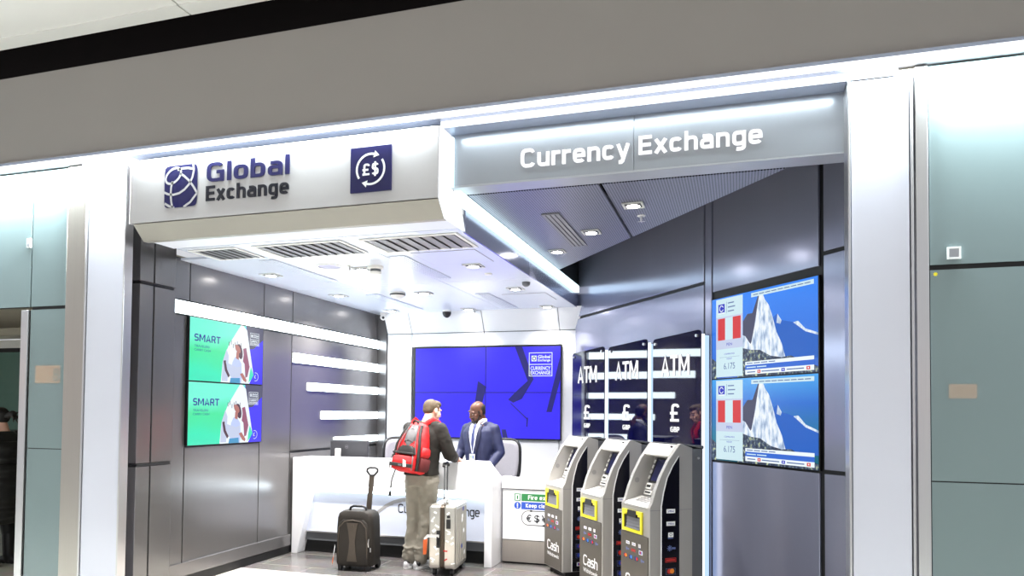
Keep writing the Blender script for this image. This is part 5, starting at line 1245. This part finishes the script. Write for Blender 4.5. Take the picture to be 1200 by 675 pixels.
# --- person in a long black coat at the far left edge of the frame
t = thing('person', 'person in a long black padded coat, cut off by the left edge of the frame', 'person', (-7.27, 5.62, 0), rad(90))
headM = T((0, .05, 1.50), 0, -10)
tor = [(.80, 0, 0, .17, .13), (1.0, 0, 0, .165, .125), (1.2, 0, 0, .175, .12), (1.30, 0, .0, .17, .105), (1.35, 0, .01, .12, .08), (1.385, 0, .01, .07, .06)]
legs = [[(-.085, 0, .82), (-.09, .02, .46), (-.09, -.02, .09)], [(.085, 0, .82), (.09, .02, .46), (.09, -.02, .09)]]
arms = [[(-.18, .0, 1.30), (-.25, .02, 1.06), (-.18, .2, .95)], [(.18, .0, 1.30), (.25, .02, 1.06), (.18, .2, .95)]]
b = MB(M['skin_l']); add_head(b, headM); ell_rings(b, tor); b.limb([(0, .01, 1.34), (0, .03, 1.42)], [.055, .052], 14)
for L in legs: b.limb(L, [.08, .052, .034], 12); shoe(b, L[2], (0, 1, 0), 0, .74)
for k, A in enumerate(arms): b.limb(A, [.05, .04, .03], 12); add_hand(b, A[2], (.2 if k == 0 else -.2, 1, 0), (1 if k == 0 else -1, 0, -.3), 1 if k == 0 else -1)
b.solid('body', t, .0075, 3); head_extras(t, headM, M['hair_k'])
b = MB(M['hair_k']); b.limb([(0, -.06, 1.54), (0, -.13, 1.56), (.0, -.17, 1.52)], [.03, .035, .02], 10)
for k in range(7): b.limb([(0, -.14, 1.55), (random.uniform(-.05, .05), -.20 + random.uniform(-.03, .02), 1.55 + random.uniform(-.10, .06))], [.014, .005], 6)
b.solid('hair_tuft', t, .008, 1)
M['coat'] = mat('coat_black', rgb(16, 14, 14), .6, var=.2, scale=8, bump=.3)
b = MB(M['coat'])
for i, z in enumerate((.50, .62, .74, .86, .98, 1.10, 1.21)):
    g = .30 if i < 5 else .265; ell_rings(b, [(z - .055, 0, 0, g - .04, g - .075), (z, 0, 0, g, g - .03), (z + .065, 0, 0, g - .03, g - .07)])
ell_rings(b, [(.46, 0, 0, .24, .19), (1.2, 0, 0, .23, .18), (1.30, 0, 0, .2, .14), (1.38, 0, .01, .10, .09)])
for A in arms: b.limb([A[0], A[1], tuple(Vector(A[1]).lerp(Vector(A[2]), .9))], [.09, .085, .06], 14)
b.solid('coat', t, .012, 3)
for L in legs: b = MB(M['shoe']); shoe(b, L[2], (0, 1, 0)); b.limb([(L[2][0], L[2][1], .1), (L[2][0], L[2][1] + .005, .3)], [.058, .066], 12); b.solid('boot', t, .009, 2)
b = MB(M['coat'])
for L in legs: b.limb([L[0], L[1], (L[2][0], L[2][1], .25)], [.095, .07, .058], 14)
b.solid('leggings', t, .011, 2)

# backlit wayfinding signs across the concourse, mirrored in the glass cladding
def way_sign(label, x, y, z, w_, h_, eight):
    t = thing('wayfinding_sign', label, 'sign', (x, y, z), PI)
    MB(M['plastic_k']).box(-w_ / 2 - .02, w_ / 2 + .02, 0.01, .12, -.02, h_ + .02).build('housing', t)
    MB(glow('sign_tan', rgb(228, 150, 66), 6.0)).box(-w_ / 2, w_ / 2, -.002, .01, 0, h_).build('face', t)
    b = MB(M['black']); 
    if eight:
        x0 = -w_ * .36
        ringarc(b, x0, h_ * .64, h_ * .19, 0, 360, h_ * .085, -.004); ringarc(b, x0, h_ * .33, h_ * .22, 0, 360, h_ * .085, -.004); b.build('number', t)
    for sx in (-1, 1): MB(M['steel']).cyl((sx * w_ * .4, .06, h_), (sx * w_ * .4, .06, 4.72 - z), .012).build('rod', t)
YM = lambda x, y: P(x, y, Y=11.2)
p_, q_ = YM(41, 449), YM(70, 428)
way_sign('backlit tan sign with number 8 mirrored in the left glass cladding', (p_.x + q_.x) / 2, 2 * YG - 11.2, p_.z, abs(q_.x - p_.x), q_.z - p_.z, True)
p_, q_ = YM(1112, 467), YM(1145, 450)
way_sign('backlit tan sign mirrored in the right glass cladding', (p_.x + q_.x) / 2, 2 * YG - 11.2, p_.z, abs(q_.x - p_.x), q_.z - p_.z, False)

q = P(35, 285, Y=YG); small('wall_sensor', 'small white plate on the joint of the left glass cladding', 'sensor', (q.x, YG, q.z), [('plate', MB(M['whitepaint']).box(-.022, .022, -.014, 0, -.04, .04)), ('cap', MB(M['silver']).box(-.014, .014, -.018, -.014, -.03, -.005))])
q = P(1093.5, 321.5, Y=YG); tag(MB(M['yel']).flat([(.014 * (1 if i % 2 else .6) * math.cos(2 * PI * i / 16), .014 * (1 if i % 2 else .6) * math.sin(2 * PI * i / 16)) for i in range(16)], -.001).build('sticker', loc=(q.x + .012, YG, q.z)), 'tiny yellow star sticker on the right glass cladding below the dark joint', 'sticker')
q = P(343.5, 478, X=-4.925); tag(MB(mat('sticker_blue', rgb(150, 225, 235), .4, var=.15, scale=90)).rect(-.025, .025, -.05, .05, -.001).build('sticker', loc=(-4.923, q.y + .03, q.z), rotz=PI / 2), 'small pale blue sticker on the dark left wall beside the light strips', 'sticker')

# ------------------------------------------------------------------ light: LED coves over the cladding, header and canopy, even world light in place of concourse lamps
LC = (.84, .97, 1)
area('cove_right', (gx(1090) + 1.2, 4.655, 3.655), 2.4, .03, 260, col=LC)
area('cove_left', (gx(0) - 1.2, 4.655, 3.655), 4.4, .03, 470, col=LC)
area('cove_pillar_left', ((gx(100) + gx(148)) / 2, 4.655, 3.655), .42, .03, 75, col=LC)
area('cove_pillar_right', ((gx(994) + gx(1071)) / 2, 4.66, 3.655), .38, .03, 75, col=LC)
area('cove_canopy', (-3.35, 4.60, 3.655), 2.6, .03, 34, col=LC)
area('cove_fascia', (-.68, 4.74, 3.612), 2.5, .03, 9, col=LC)
w = bpy.data.worlds.new('world'); S.world = w; w.use_nodes = True
w.node_tree.nodes['Background'].inputs[0].default_value = (.93, .95, 1, 1); w.node_tree.nodes['Background'].inputs[1].default_value = .72
S.view_settings.view_transform = 'Standard'; S.view_settings.look = 'None'; S.view_settings.exposure = 0; S.view_settings.gamma = 1
S.cycles.use_denoising = True
